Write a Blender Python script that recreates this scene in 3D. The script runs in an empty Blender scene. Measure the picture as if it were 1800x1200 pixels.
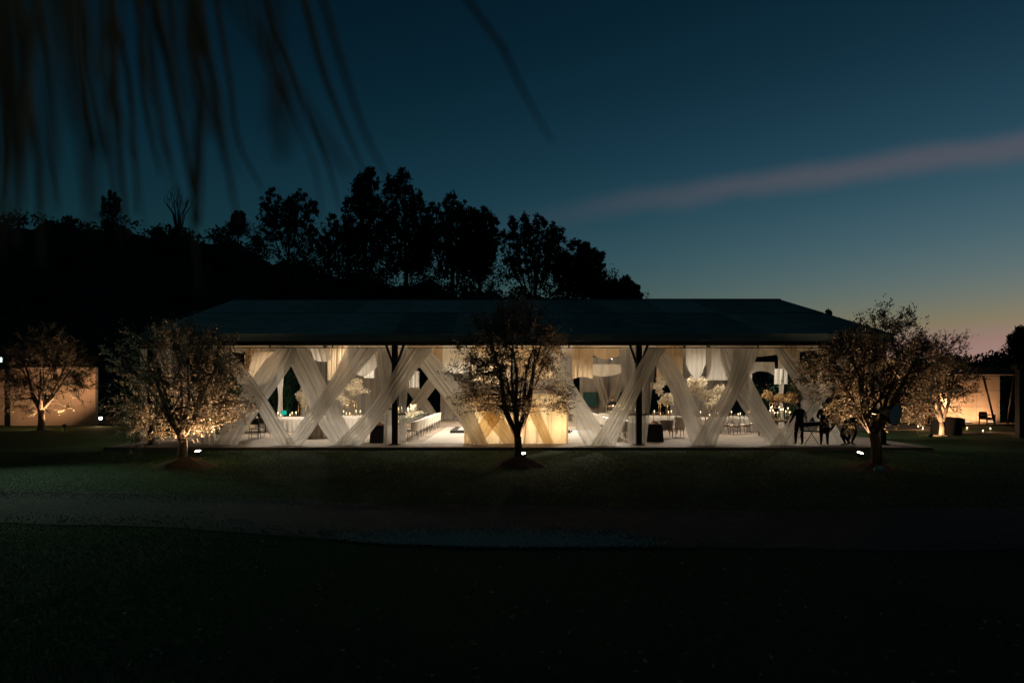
import bpy, math, random
import numpy as np
from mathutils import Vector, Matrix

random.seed(7)
rng = np.random.default_rng(7)
SC = bpy.context.scene
COL = SC.collection
PI = math.pi
R = math.radians

# ------------------------------------------------------------------ camera
F, CX, HY, CZ = 1200.0, 900.0, 677.0, 2.55          # 24 mm lens on an 1800 px wide frame; eye 2.55 m over the lawn
cd = bpy.data.cameras.new('camera')
cam = bpy.data.objects.new('camera', cd)
COL.objects.link(cam)
cam.location = (0, 0, CZ)
cam.rotation_euler = (PI / 2, 0, 0)
cd.lens = 24
cd.sensor_width = 36
cd.shift_y = (HY - 600) / 1800
cd.clip_start = 0.05
cd.clip_end = 4000
cd.dof.use_dof = True
cd.dof.focus_distance = 27.5
cd.dof.aperture_fstop = 1.4
SC.camera = cam

# ------------------------------------------------------------------ world: dusk sky, sun already under the horizon on the right
SUN_EL, SUN_ROT = -4.0, 55.0
world = bpy.data.worlds.new('World')
SC.world = world
world.use_nodes = True
wt = world.node_tree
bg = wt.nodes['Background']
bg.inputs[1].default_value = 0.13
sky = wt.nodes.new('ShaderNodeTexSky')
sky.sky_type = 'NISHITA'
sky.sun_disc = False
sky.sun_elevation = R(SUN_EL)
sky.sun_rotation = R(SUN_ROT)
sky.air_density, sky.dust_density, sky.ozone_density = 1.0, 0.3, 0.5


def wn(t, **kw):
    n = wt.nodes.new(t)
    for k, v in kw.items():
        setattr(n, k, v)
    return n


def wmath(op, a, b=None, clamp=False):
    n = wn('ShaderNodeMath', operation=op, use_clamp=clamp)
    for i, s in enumerate((a, b)):
        if s is None:
            continue
        if isinstance(s, (int, float)):
            n.inputs[i].default_value = s
        else:
            wt.links.new(s, n.inputs[i])
    return n.outputs[0]


sep = wn('ShaderNodeSeparateColor')
wt.links.new(sky.outputs[0], sep.inputs[0])
# deep teal dusk: the red falls off faster than green and blue
KS = 1.0 / (64 * 0.13)
# and the dome darkens toward the zenith
gtc = wn('ShaderNodeTexCoord')
gz = wn('ShaderNodeSeparateXYZ')
wt.links.new(gtc.outputs['Generated'], gz.inputs[0])
zr = wn('ShaderNodeMapRange', interpolation_type='SMOOTHSTEP')
wt.links.new(gz.outputs[2], zr.inputs[0])
zr.inputs[1].default_value, zr.inputs[2].default_value = 0.12, 0.52
zr.inputs[3].default_value, zr.inputs[4].default_value = 1.12, 0.50
rr = wmath('MULTIPLY', wmath('MULTIPLY', wmath('POWER', sep.outputs[0], 1.66), 0.86 * KS), zr.outputs[0])
gg = wmath('MULTIPLY', wmath('MULTIPLY', wmath('POWER', sep.outputs[1], 0.95), 0.57 * KS), zr.outputs[0])
bb = wmath('MULTIPLY', wmath('MULTIPLY', wmath('POWER', sep.outputs[2], 0.86), 0.75 * KS), zr.outputs[0])
bb = wmath('MAXIMUM', bb, wmath('MULTIPLY', rr, 0.52))
gg = wmath('MAXIMUM', gg, wmath('MULTIPLY', rr, 0.62))
comb = wn('ShaderNodeCombineColor')
for i, s in enumerate((rr, gg, bb)):
    wt.links.new(s, comb.inputs[i])
# one long thin streak of pink cloud, a great circle band across the sky on the right
tc = wn('ShaderNodeTexCoord')


def pdir(px, py):
    return Vector(((px - CX) / F, 1.0, (HY - py) / F)).normalized()


d0, d1 = pdir(1040, 368), pdir(1800, 257)
bn = d0.cross(d1).normalized()
dotn = wn('ShaderNodeVectorMath', operation='DOT_PRODUCT')
wt.links.new(tc.outputs['Generated'], dotn.inputs[0])
dotn.inputs[1].default_value = bn
along = wn('ShaderNodeVectorMath', operation='DOT_PRODUCT')
wt.links.new(tc.outputs['Generated'], along.inputs[0])
along.inputs[1].default_value = pdir(2300, 190)
nz = wn('ShaderNodeTexNoise')
nz.inputs['Scale'].default_value = 7.0
nz.inputs['Detail'].default_value = 4.0
wt.links.new(tc.outputs['Generated'], nz.inputs['Vector'])
dd = wmath('ADD', dotn.outputs['Value'], wmath('MULTIPLY', wmath('SUBTRACT', nz.outputs[0], 0.5), 0.030))
mr = wn('ShaderNodeMapRange', interpolation_type='SMOOTHSTEP')
wt.links.new(wmath('ABSOLUTE', dd), mr.inputs[0])
mr.inputs[1].default_value, mr.inputs[2].default_value = 0.0, 0.027
mr.inputs[3].default_value, mr.inputs[4].default_value = 1.0, 0.0
mr2 = wn('ShaderNodeMapRange', interpolation_type='SMOOTHSTEP')
wt.links.new(along.outputs['Value'], mr2.inputs[0])
mr2.inputs[1].default_value, mr2.inputs[2].default_value = 0.62, 1.0
fac = wmath('MULTIPLY', wmath('MULTIPLY', mr.outputs[0], mr2.outputs[0]), 0.46)
cmix = wn('ShaderNodeMix', data_type='RGBA')
wt.links.new(fac, cmix.inputs['Factor'])
wt.links.new(comb.outputs[0], cmix.inputs['A'])
cmix.inputs['B'].default_value = (0.0165, 0.0132, 0.0150, 1)
wt.links.new(cmix.outputs['Result'], bg.inputs[0])

# the sun itself has set: only its last soft glow comes from that side
sd = bpy.data.lights.new('sun', 'SUN')
sd.energy = 0.00006
sd.angle = R(30)
sd.color = (1.0, 0.8, 0.65)
sun = bpy.data.objects.new('sun', sd)
COL.objects.link(sun)
sun.rotation_euler = Vector((-math.sin(R(SUN_ROT)), -math.cos(R(SUN_ROT)), -0.12)).to_track_quat('-Z', 'Y').to_euler()

vs = SC.view_settings
vs.view_transform = 'Standard'
vs.look = 'None'
vs.exposure = 6.0
vs.gamma = 1.0
EXPO = 2.0 ** 6.0
cy = SC.cycles
cy.use_adaptive_sampling = False
cy.light_sampling_threshold = 0.0
cy.use_denoising = True
cy.denoiser = 'OPENIMAGEDENOISE'
cy.max_bounces = 8
cy.diffuse_bounces = 4
cy.transmission_bounces = 4
cy.transparent_max_bounces = 14
cy.sample_clamp_indirect = 0.12
cy.caustics_reflective = False
cy.caustics_refractive = False


# ------------------------------------------------------------------ helpers
def W(px, py, D):
    """world point that the photograph shows at pixel (px, py), D metres away"""
    return Vector(((px - CX) * D / F, D, CZ - (py - HY) * D / F))


def WX(px, D):
    return (px - CX) * D / F


def DG(py, z=0.0):
    """distance at which a point of height z shows at row py"""
    return (CZ - z) * F / (py - HY)


def tag(o, label=None, cat=None, group=None, kind=None):
    if label:
        o['label'] = label
    if cat:
        o['category'] = cat
    if group:
        o['group'] = group
    if kind:
        o['kind'] = kind
    return o


def thing(name, label, cat, loc=(0, 0, 0), rz=0.0, group=None):
    o = bpy.data.objects.new(name, None)
    COL.objects.link(o)
    o.location = loc
    o.rotation_euler = (0, 0, rz)
    o.empty_display_size = 0.2
    return tag(o, label, cat, group)


def copy_tree(o, parent=None):
    kids = list(o.children)
    c = o.copy()
    COL.objects.link(c)
    c.parent = parent
    for k in kids:
        copy_tree(k, c)
    return c


class MB:
    def __init__(self):
        self.v, self.f, self.s, self.m = [], [], [], []

    def add(self, vs, fs, smooth=False, mi=0):
        o = len(self.v)
        self.v.extend([tuple(p) for p in vs])
        self.f.extend([tuple(i + o for i in q) for q in fs])
        self.s.extend([smooth] * len(fs))
        self.m.extend([mi] * len(fs))
        return self

    def box(self, c, s, rot=None, mi=0, ch=0.0):
        x, y, z = s[0] / 2, s[1] / 2, s[2] / 2
        if ch <= 0:
            vs = [Vector((a, b, d)) for d in (-z, z) for b in (-y, y) for a in (-x, x)]
            fs = [(0, 2, 3, 1), (4, 5, 7, 6), (0, 1, 5, 4), (2, 6, 7, 3), (0, 4, 6, 2), (1, 3, 7, 5)]
        else:                                   # chamfered on the vertical and top edges
            ch = min(ch, x * .45, y * .45, z * .45)
            vs = []
            for (k, zz) in ((0, -z), (0, z - ch), (ch, z)):
                a, b = x - k, y - k
                vs += [Vector(p + (zz,)) for p in ((-a + ch, -b), (a - ch, -b), (a, -b + ch), (a, b - ch), (a - ch, b), (-a + ch, b), (-a, b - ch), (-a, -b + ch))]
            fs = [tuple(range(7, -1, -1)), tuple(range(16, 24))]
            for l in (0, 8):
                for i in range(8):
                    j = (i + 1) % 8
                    fs.append((l + i, l + j, l + 8 + j, l + 8 + i))
        if rot is not None:
            vs = [rot @ p for p in vs]
        c = Vector(c)
        return self.add([p + c for p in vs], fs, False, mi)

    def tube(self, pts, rad, n=8, cap=True, mi=0, smooth=True):
        pts = [Vector(p) for p in pts]
        if isinstance(rad, (int, float)):
            rad = [rad] * len(pts)
        vs, fs = [], []
        up = Vector((0, 0, 1))
        for i, p in enumerate(pts):
            t = (pts[min(i + 1, len(pts) - 1)] - pts[max(i - 1, 0)])
            t = t.normalized() if t.length > 1e-9 else Vector((0, 0, 1))
            a = t.cross(up) if abs(t.dot(up)) < 0.97 else t.cross(Vector((0, 1, 0)))
            a.normalize()
            b = t.cross(a)
            for k in range(n):
                th = 2 * PI * k / n
                vs.append(p + (a * math.cos(th) + b * math.sin(th)) * rad[i])
        for i in range(len(pts) - 1):
            for k in range(n):
                k2 = (k + 1) % n
                fs.append((i * n + k, i * n + k2, (i + 1) * n + k2, (i + 1) * n + k))
        if cap:
            fs.append(tuple(range(n - 1, -1, -1)))
            fs.append(tuple(range((len(pts) - 1) * n, len(pts) * n)))
        return self.add(vs, fs, smooth, mi)

    def lathe(self, prof, n=16, c=(0, 0, 0), mi=0, smooth=True, sx=1.0, sy=1.0):
        vs, fs = [], []
        for (r, z) in prof:
            for k in range(n):
                th = 2 * PI * k / n
                vs.append((c[0] + r * math.cos(th) * sx, c[1] + r * math.sin(th) * sy, c[2] + z))
        for i in range(len(prof) - 1):
            for k in range(n):
                k2 = (k + 1) % n
                fs.append((i * n + k, i * n + k2, (i + 1) * n + k2, (i + 1) * n + k))
        if prof[0][0] > 1e-4:
            fs.append(tuple(range(n - 1, -1, -1)))
        if prof[-1][0] > 1e-4:
            fs.append(tuple(range((len(prof) - 1) * n, len(prof) * n)))
        return self.add(vs, fs, smooth, mi)

    def grid(self, fn, nu, nv, mi=0, smooth=True):
        vs = [fn(i / nu, j / nv) for j in range(nv + 1) for i in range(nu + 1)]
        fs = [(j * (nu + 1) + i, j * (nu + 1) + i + 1, (j + 1) * (nu + 1) + i + 1, (j + 1) * (nu + 1) + i)
              for j in range(nv) for i in range(nu)]
        return self.add(vs, fs, smooth, mi)

    def mesh(self, name):
        me = bpy.data.meshes.new(name)
        me.from_pydata(self.v, [], self.f)
        me.polygons.foreach_set('use_smooth', self.s)
        me.polygons.foreach_set('material_index', self.m)
        return me

    def build(self, name, mat, parent=None, label=None, cat=None, group=None, kind=None, loc=None):
        me = self.mesh(name)
        for m in (mat if isinstance(mat, (list, tuple)) else [mat]):
            me.materials.append(m)
        return link(name, me, parent, label, cat, group, kind, loc)


def link(name, me, parent=None, label=None, cat=None, group=None, kind=None, loc=None):
    o = bpy.data.objects.new(name, me)
    COL.objects.link(o)
    if parent is not None:
        o.parent = parent
    if loc is not None:
        o.location = loc
    return tag(o, label, cat, group, kind)


def np_mesh(name, V, Q, mat, smooth=False):
    """V (n,3) vertices, Q (m,k) polygons, all of k corners"""
    me = bpy.data.meshes.new(name)
    n, (m, k) = len(V), Q.shape
    me.vertices.add(n)
    me.vertices.foreach_set('co', np.ascontiguousarray(V, np.float32).ravel())
    me.loops.add(m * k)
    me.loops.foreach_set('vertex_index', np.ascontiguousarray(Q, np.int32).ravel())
    me.polygons.add(m)
    me.polygons.foreach_set('loop_start', np.arange(0, m * k, k, dtype=np.int32))
    me.polygons.foreach_set('loop_total', np.full(m, k, np.int32))
    me.polygons.foreach_set('use_smooth', np.full(m, smooth))
    me.update(calc_edges=True)
    me.materials.append(mat)
    return me


def unit(a):
    return a / np.maximum(np.linalg.norm(a, axis=1, keepdims=True), 1e-9)


def leaf_arrays(C, D, L, Wd, r=rng, bend=0.0):
    """rhombus leaves: centres C, directions D, lengths L, widths Wd"""
    n = len(C)
    D = unit(D)
    Nn = unit(np.cross(D, r.normal(size=(n, 3))))
    L = np.broadcast_to(np.asarray(L, float), (n,))[:, None]
    Wd = np.broadcast_to(np.asarray(Wd, float), (n,))[:, None]
    B = np.cross(D, Nn)
    V = np.stack([C - D * L / 2, C + Nn * Wd / 2 + B * L * bend, C + D * L / 2, C - Nn * Wd / 2 + B * L * bend], 1).reshape(-1, 3)
    Q = np.arange(4 * n).reshape(-1, 4)
    return V, Q


# ------------------------------------------------------------------ materials (all procedural)
def mat(name, col, rough=0.7, var=0.15, scale=6.0, bump=0.0, bscale=None, metal=0.0, spec=0.5, detail=5.0, col2=None, stretch=None):
    m = bpy.data.materials.new(name)
    m.use_nodes = True
    nt = m.node_tree
    p = nt.nodes['Principled BSDF']
    p.inputs['Roughness'].default_value = rough
    p.inputs['Metallic'].default_value = metal
    p.inputs['Specular IOR Level'].default_value = spec
    t = nt.nodes.new('ShaderNodeTexCoord')
    vec = t.outputs['Object']
    if stretch:
        mp = nt.nodes.new('ShaderNodeMapping')
        mp.inputs['Scale'].default_value = stretch
        nt.links.new(vec, mp.inputs[0])
        vec = mp.outputs[0]
    n = nt.nodes.new('ShaderNodeTexNoise')
    n.inputs['Scale'].default_value = scale
    n.inputs['Detail'].default_value = detail
    nt.links.new(vec, n.inputs['Vector'])
    r = nt.nodes.new('ShaderNodeValToRGB')
    a, b = (tuple(c * (1 - var) for c in col), tuple(min(1, c * (1 + var)) for c in col)) if col2 is None else (col, col2)
    r.color_ramp.elements[0].position = 0.3
    r.color_ramp.elements[1].position = 0.7
    r.color_ramp.elements[0].color = (*a, 1)
    r.color_ramp.elements[1].color = (*b, 1)
    nt.links.new(n.outputs[0], r.inputs[0])
    nt.links.new(r.outputs[0], p.inputs['Base Color'])
    if bump > 0:
        n2 = nt.nodes.new('ShaderNodeTexNoise')
        n2.inputs['Scale'].default_value = bscale or scale * 4
        n2.inputs['Detail'].default_value = 6
        nt.links.new(vec, n2.inputs['Vector'])
        bp = nt.nodes.new('ShaderNodeBump')
        bp.inputs['Strength'].default_value = bump
        bp.inputs['Distance'].default_value = 0.05
        nt.links.new(n2.outputs[0], bp.inputs['Height'])
        nt.links.new(bp.outputs[0], p.inputs['Normal'])
    return m


def cloth_mat(name, col, alpha=1.0, trans=0.5, scale=3.0, var=0.08, wale=0.0):
    """thin woven cloth: diffuse plus light coming through, optionally sheer"""
    m = bpy.data.materials.new(name)
    m.use_nodes = True
    nt = m.node_tree
    nt.nodes.remove(nt.nodes['Principled BSDF'])
    out = nt.nodes['Material Output']
    t = nt.nodes.new('ShaderNodeTexCoord')
    n = nt.nodes.new('ShaderNodeTexNoise')
    n.inputs['Scale'].default_value = scale
    n.inputs['Detail'].default_value = 6
    nt.links.new(t.outputs['Object'], n.inputs['Vector'])
    r = nt.nodes.new('ShaderNodeValToRGB')
    r.color_ramp.elements[0].color = (*[c * (1 - var) for c in col], 1)
    r.color_ramp.elements[1].color = (*[min(1, c * (1 + var)) for c in col], 1)
    nt.links.new(n.outputs[0], r.inputs[0])
    d = nt.nodes.new('ShaderNodeBsdfDiffuse')
    tr = nt.nodes.new('ShaderNodeBsdfTranslucent')
    nt.links.new(r.outputs[0], d.inputs[0])
    nt.links.new(r.outputs[0], tr.inputs[0])
    mx = nt.nodes.new('ShaderNodeMixShader')
    mx.inputs[0].default_value = trans
    nt.links.new(d.outputs[0], mx.inputs[1])
    nt.links.new(tr.outputs[0], mx.inputs[2])
    res = mx.outputs[0]
    if alpha < 1:
        tp = nt.nodes.new('ShaderNodeBsdfTransparent')
        m2 = nt.nodes.new('ShaderNodeMixShader')
        mrn = nt.nodes.new('ShaderNodeMapRange')
        mrn.inputs[3].default_value = max(0, alpha - 0.09)
        mrn.inputs[4].default_value = min(1, alpha + 0.09)
        n3 = nt.nodes.new('ShaderNodeTexNoise')
        n3.inputs['Scale'].default_value = 1.6
        nt.links.new(t.outputs['Object'], n3.inputs['Vector'])
        nt.links.new(n3.outputs[0], mrn.inputs[0])
        nt.links.new(mrn.outputs[0], m2.inputs[0])
        nt.links.new(tp.outputs[0], m2.inputs[1])
        nt.links.new(res, m2.inputs[2])
        res = m2.outputs[0]
    nt.links.new(res, out.inputs[0])
    return m


def leaf_mat(name, a, b, trans=0.35, rough=0.45, patch=0.0):
    m = bpy.data.materials.new(name)
    m.use_nodes = True
    nt = m.node_tree
    p = nt.nodes['Principled BSDF']
    p.inputs['Roughness'].default_value = rough
    p.inputs['Specular IOR Level'].default_value = 0.08 if patch > 0 else 0.4
    out = nt.nodes['Material Output']
    g = nt.nodes.new('ShaderNodeNewGeometry')
    r = nt.nodes.new('ShaderNodeValToRGB')
    r.color_ramp.elements[0].color = (*a, 1)
    r.color_ramp.elements[1].color = (*b, 1)
    src = g.outputs['Random Per Island']
    if patch > 0:                                   # worn and lusher patches across the lawn
        n = nt.nodes.new('ShaderNodeTexNoise')
        n.inputs['Scale'].default_value = patch
        n.inputs['Detail'].default_value = 5
        nt.links.new(g.outputs['Position'], n.inputs['Vector'])
        m1 = nt.nodes.new('ShaderNodeMath')
        m1.operation = 'MULTIPLY_ADD'
        m1.inputs[1].default_value = 0.45
        nt.links.new(src, m1.inputs[0])
        m2 = nt.nodes.new('ShaderNodeMapRange')
        m2.inputs[1].default_value, m2.inputs[2].default_value = 0.35, 0.65
        m2.inputs[4].default_value = 0.6
        nt.links.new(n.outputs[0], m2.inputs[0])
        nt.links.new(m2.outputs[0], m1.inputs[2])
        src = m1.outputs[0]
    nt.links.new(src, r.inputs[0])
    nt.links.new(r.outputs[0], p.inputs['Base Color'])
    tr = nt.nodes.new('ShaderNodeBsdfTranslucent')
    nt.links.new(r.outputs[0], tr.inputs[0])
    mx = nt.nodes.new('ShaderNodeMixShader')
    mx.inputs[0].default_value = trans
    nt.links.new(p.outputs[0], mx.inputs[1])
    nt.links.new(tr.outputs[0], mx.inputs[2])
    nt.links.new(mx.outputs[0], out.inputs[0])
    return m


def emit(name, col, shown, sample=False):
    """a thing that gives off light; `shown` is its brightness in the picture"""
    m = bpy.data.materials.new(name)
    m.use_nodes = True
    nt = m.node_tree
    nt.nodes.remove(nt.nodes['Principled BSDF'])
    e = nt.nodes.new('ShaderNodeEmission')
    e.inputs[0].default_value = (*col, 1)
    e.inputs[1].default_value = shown / EXPO
    nt.links.new(e.outputs[0], nt.nodes['Material Output'].inputs[0])
    if not sample:
        m.cycles.emission_sampling = 'NONE'
    return m


def glass_mat(name, tint=(0.9, 0.92, 0.9)):
    m = bpy.data.materials.new(name)
    m.use_nodes = True
    nt = m.node_tree
    nt.nodes.remove(nt.nodes['Principled BSDF'])
    tp = nt.nodes.new('ShaderNodeBsdfTransparent')
    tp.inputs[0].default_value = (*tint, 1)
    gl = nt.nodes.new('ShaderNodeBsdfGlossy')
    gl.inputs['Roughness'].default_value = 0.05
    mx = nt.nodes.new('ShaderNodeMixShader')
    mx.inputs[0].default_value = 0.1
    nt.links.new(tp.outputs[0], mx.inputs[1])
    nt.links.new(gl.outputs[0], mx.inputs[2])
    nt.links.new(mx.outputs[0], nt.nodes['Material Output'].inputs[0])
    return m


M = {}
M['black_metal'] = mat('black_metal', (0.012, 0.012, 0.013), 0.45, 0.2, 20)
M['grass'] = leaf_mat('grass_blades', (0.022, 0.066, 0.018), (0.065, 0.125, 0.040), 0.3, 0.6, 0.7)
M['bark'] = mat('bark', (0.13, 0.105, 0.08), 0.9, 0.35, 14, 0.9, 30, stretch=(1, 1, 0.25))
M['dark_bark'] = mat('dark_bark', (0.05, 0.04, 0.03), 0.9, 0.3, 6)
M['olive'] = leaf_mat('olive_leaves', (0.070, 0.072, 0.050), (0.225, 0.215, 0.165), 0.25, 0.5)
M['forest'] = leaf_mat('forest_leaves', (0.02, 0.03, 0.012), (0.05, 0.065, 0.025), 0.2, 0.6)
M['plant'] = leaf_mat('plant_leaves', (0.03, 0.10, 0.055), (0.08, 0.20, 0.10), 0.3, 0.4)
M['sheer'] = cloth_mat('sheer_cloth', (0.80, 0.775, 0.72), 0.84, 0.5)
M['sheer_thin'] = cloth_mat('thin_sheer_cloth', (0.66, 0.64, 0.60), 0.66, 0.5)
M['cloth_white'] = cloth_mat('white_cloth', (0.76, 0.72, 0.65), 1, 0.4)
M['cloth_tan'] = cloth_mat('tan_cloth', (0.62, 0.48, 0.32), 1, 0.4)
M['cloth_grey'] = cloth_mat('grey_cloth', (0.36, 0.33, 0.29), 1, 0.25)
M['cloth_gold'] = cloth_mat('gold_cloth', (0.82, 0.67, 0.43), 0.95, 0.6)
M['ceiling_cloth'] = cloth_mat('ceiling_cloth', (0.72, 0.64, 0.52), 1, 0.1)
M['table_cloth'] = cloth_mat('table_cloth', (0.52, 0.48, 0.43), 1, 0.15)
M['black_cloth'] = mat('black_cloth', (0.010, 0.010, 0.011), 0.9, 0.2, 8)
M['slab'] = mat('slab_concrete', (0.25, 0.20, 0.155), 0.7, 0.22, 0.9, 0.15, 30, detail=9)
M['dance'] = mat('dance_floor_vinyl', (0.47, 0.44, 0.40), 0.35, 0.08, 1.2)
M['wall'] = mat('wall_concrete', (0.40, 0.32, 0.25), 0.85, 0.14, 1.3, 0.25, 22, detail=9)
M['gold'] = mat('brushed_gold', (0.62, 0.42, 0.18), 0.35, 0.1, 20, metal=1.0)
M['wood'] = mat('stained_wood', (0.22, 0.12, 0.06), 0.5, 0.3, 4, 0.2, 20, stretch=(1, 1, 0.15))
M['wax'] = cloth_mat('candle_wax', (0.85, 0.80, 0.68), 1, 0.4)
M['flame'] = emit('candle_flame', (1.0, 0.66, 0.30), 10.0)
M['glass'] = glass_mat('clear_glass')
M['chair_white'] = mat('white_upholstery', (0.62, 0.58, 0.52), 0.8, 0.08, 8)
M['chair_grey'] = mat('grey_upholstery', (0.22, 0.19, 0.165), 0.85, 0.1, 8)
M['skin'] = mat('skin', (0.42, 0.26, 0.18), 0.6, 0.08, 8)
M['hair'] = mat('dark_hair', (0.012, 0.009, 0.008), 0.5, 0.2, 30)
M['dark_clothes'] = mat('dark_clothes', (0.014, 0.015, 0.018), 0.9, 0.2, 8)
M['shoe'] = mat('shoe_leather', (0.01, 0.01, 0.01), 0.4, 0.1, 8)
M['bloom'] = leaf_mat('pale_blossom', (0.50, 0.42, 0.29), (0.80, 0.73, 0.58), 0.35, 0.7)
M['gold_bloom'] = leaf_mat('amber_blossom', (0.42, 0.26, 0.11), (0.70, 0.50, 0.25), 0.35, 0.7)


# ================================================================== the setting: lawn, drive, slab, hills
def lawn_material():
    m = bpy.data.materials.new('lawn_grass')
    m.use_nodes = True
    nt = m.node_tree
    p = nt.nodes['Principled BSDF']
    p.inputs['Roughness'].default_value = 0.9
    p.inputs['Specular IOR Level'].default_value = 0.15
    t = nt.nodes.new('ShaderNodeTexCoord')

    def noise(s, d=6, st=None):
        n = nt.nodes.new('ShaderNodeTexNoise')
        n.inputs['Scale'].default_value = s
        n.inputs['Detail'].default_value = d
        if st:
            mp = nt.nodes.new('ShaderNodeMapping')
            mp.inputs['Scale'].default_value = st
            nt.links.new(t.outputs['Object'], mp.inputs[0])
            nt.links.new(mp.outputs[0], n.inputs['Vector'])
        else:
            nt.links.new(t.outputs['Object'], n.inputs['Vector'])
        return n.outputs[0]
    a, b = noise(0.5, 5), noise(22, 8, (0.6, 1.6, 1))
    mx = nt.nodes.new('ShaderNodeMath')
    mx.operation = 'ADD'
    nt.links.new(a, mx.inputs[0])
    nt.links.new(b, mx.inputs[1])
    r = nt.nodes.new('ShaderNodeValToRGB')
    e = r.color_ramp.elements
    e[0].position, e[1].position = 0.35, 0.75
    e[0].color = (0.022, 0.060, 0.017, 1)
    e[1].color = (0.062, 0.120, 0.038, 1)
    k = nt.nodes.new('ShaderNodeMath')
    k.operation = 'MULTIPLY'
    k.inputs[1].default_value = 0.5
    nt.links.new(mx.outputs[0], k.inputs[0])
    nt.links.new(k.outputs[0], r.inputs[0])
    nt.links.new(r.outputs[0], p.inputs['Base Color'])
    bp = nt.nodes.new('ShaderNodeBump')
    bp.inputs['Strength'].default_value = 1.0
    bp.inputs['Distance'].default_value = 0.06
    nt.links.new(b, bp.inputs['Height'])
    nt.links.new(bp.outputs[0], p.inputs['Normal'])
    return m


M['lawn'] = lawn_material()
M['earth'] = mat('drive_earth', (0.022, 0.021, 0.020), 0.95, 0.3, 2.0, 0.6, 40, col2=(0.05, 0.048, 0.045))
M['stone_lit'] = leaf_mat('pale_gravel', (0.30, 0.27, 0.21), (0.62, 0.56, 0.45), 0.0, 0.9)  # lamplight falling on the drive is put into this paler stone colour
M['stone_dark'] = leaf_mat('dark_gravel', (0.08, 0.075, 0.06), (0.22, 0.20, 0.165), 0.0, 0.9)


def lawn_z(x, y):
    """the lawn is not quite level"""
    return (0.05 * np.sin(x * 0.31 + 1.0) * np.sin(y * 0.42) + 0.03 * np.sin(x * 0.83 + y * 0.51)) * np.clip((26.0 - y) / 4.0, 0, 1) * np.clip((y - 3.0) / 3.0, 0, 1) * np.clip((34 - np.abs(x)) / 6, 0, 1)


xs = np.concatenate([[-900, -300, -120, -60], np.linspace(-40, 40, 161), [60, 120, 300, 900]])
ys = np.concatenate([[-60, -10], np.linspace(0, 30, 101), [40, 60, 120, 300, 900]])
GX, GY = np.meshgrid(xs, ys)
GZ = lawn_z(GX, GY)
V = np.stack([GX, GY, GZ], -1).reshape(-1, 3)
nx = len(xs)
ii, jj = np.meshgrid(np.arange(nx - 1), np.arange(len(ys) - 1))
a0 = (jj * nx + ii).ravel()
Q = np.stack([a0, a0 + 1, a0 + nx + 1, a0 + nx], 1)
link('lawn', np_mesh('lawn', V, Q, M['lawn'], True), kind='structure')

# gravel drive crossing the lawn at a slight angle
far_edge = [(-40, 19.5), (WX(0, 16.9), 16.9), (WX(575, 15.1), 15.1), (WX(900, 14.25), 14.25), (WX(1300, 14.0), 14.0), (WX(1800, 13.9), 13.9), (40, 13.6)]
near_edge = [(-40, 15.3), (WX(0, 12.6), 12.6), (WX(640, 11.15), 11.15), (WX(1100, 10.85), 10.85), (WX(1450, 10.7), 10.7), (WX(1800, 10.6), 10.6), (40, 10.3)]


def edge_y(E, x):
    return np.interp(x, [p[0] for p in E], [p[1] for p in E])


def drive_pt(u, v):
    x = -40 + 80 * u
    wob = 0.03 * math.sin(x * 1.7) + 0.02 * math.sin(x * 4.1 + 1)
    y0, y1 = edge_y(near_edge, x) + wob, edge_y(far_edge, x) + 0.08 * math.sin(x * 1.3 + 2) + 0.05 * math.sin(x * 3.7)
    y = y0 + (y1 - y0) * v
    return (x, y, float(lawn_z(np.float64(x), np.float64(y))) + 0.012 + 0.02 * math.sin(v * PI))


mb = MB()
mb.grid(drive_pt, 200, 10)
mb.build('gravel_drive', M['earth'], kind='structure')


def stones(name, n, pick, size, m, r):
    P = pick(n, r)
    n = len(P)
    s = r.uniform(*size, size=(n, 1))
    o = np.array([[1, 0, 0], [0, 1, 0], [-1, 0, 0], [0, -1, 0], [0, 0, 0.7], [0, 0, -0.7]])
    ang = r.uniform(0, 2 * PI, n)
    ca, sa = np.cos(ang), np.sin(ang)
    Vv = o[None] * (s[:, :, None]) * r.uniform(0.7, 1.25, size=(n, 6, 1))
    X = Vv[..., 0] * ca[:, None] - Vv[..., 1] * sa[:, None]
    Y = Vv[..., 0] * sa[:, None] + Vv[..., 1] * ca[:, None]
    Vv = np.stack([X, Y, Vv[..., 2]], -1) + P[:, None, :]
    t = np.array([[0, 1, 4], [1, 2, 4], [2, 3, 4], [3, 0, 4], [1, 0, 5], [2, 1, 5], [3, 2, 5], [0, 3, 5]])
    Q_ = (t[None] + (np.arange(n) * 6)[:, None, None]).reshape(-1, 3)
    return np_mesh(name, Vv.reshape(-1, 3), Q_, m)


def pick_lit_patch(n, r):
    """loose gravel paled to paint lamplight, in the middle of the drive and at its left end"""
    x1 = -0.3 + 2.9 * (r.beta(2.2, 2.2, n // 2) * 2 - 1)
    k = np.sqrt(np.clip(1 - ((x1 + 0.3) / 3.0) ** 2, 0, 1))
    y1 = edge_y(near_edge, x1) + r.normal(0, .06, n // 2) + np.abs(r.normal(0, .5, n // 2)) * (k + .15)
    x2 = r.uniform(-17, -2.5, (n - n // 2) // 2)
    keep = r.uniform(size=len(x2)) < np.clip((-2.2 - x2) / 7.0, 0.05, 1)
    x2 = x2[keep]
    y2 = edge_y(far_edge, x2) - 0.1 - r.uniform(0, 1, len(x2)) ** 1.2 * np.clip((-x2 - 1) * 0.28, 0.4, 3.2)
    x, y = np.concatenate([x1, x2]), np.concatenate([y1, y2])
    return np.stack([x, y, lawn_z(x, y) + 0.028], 1)


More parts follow.
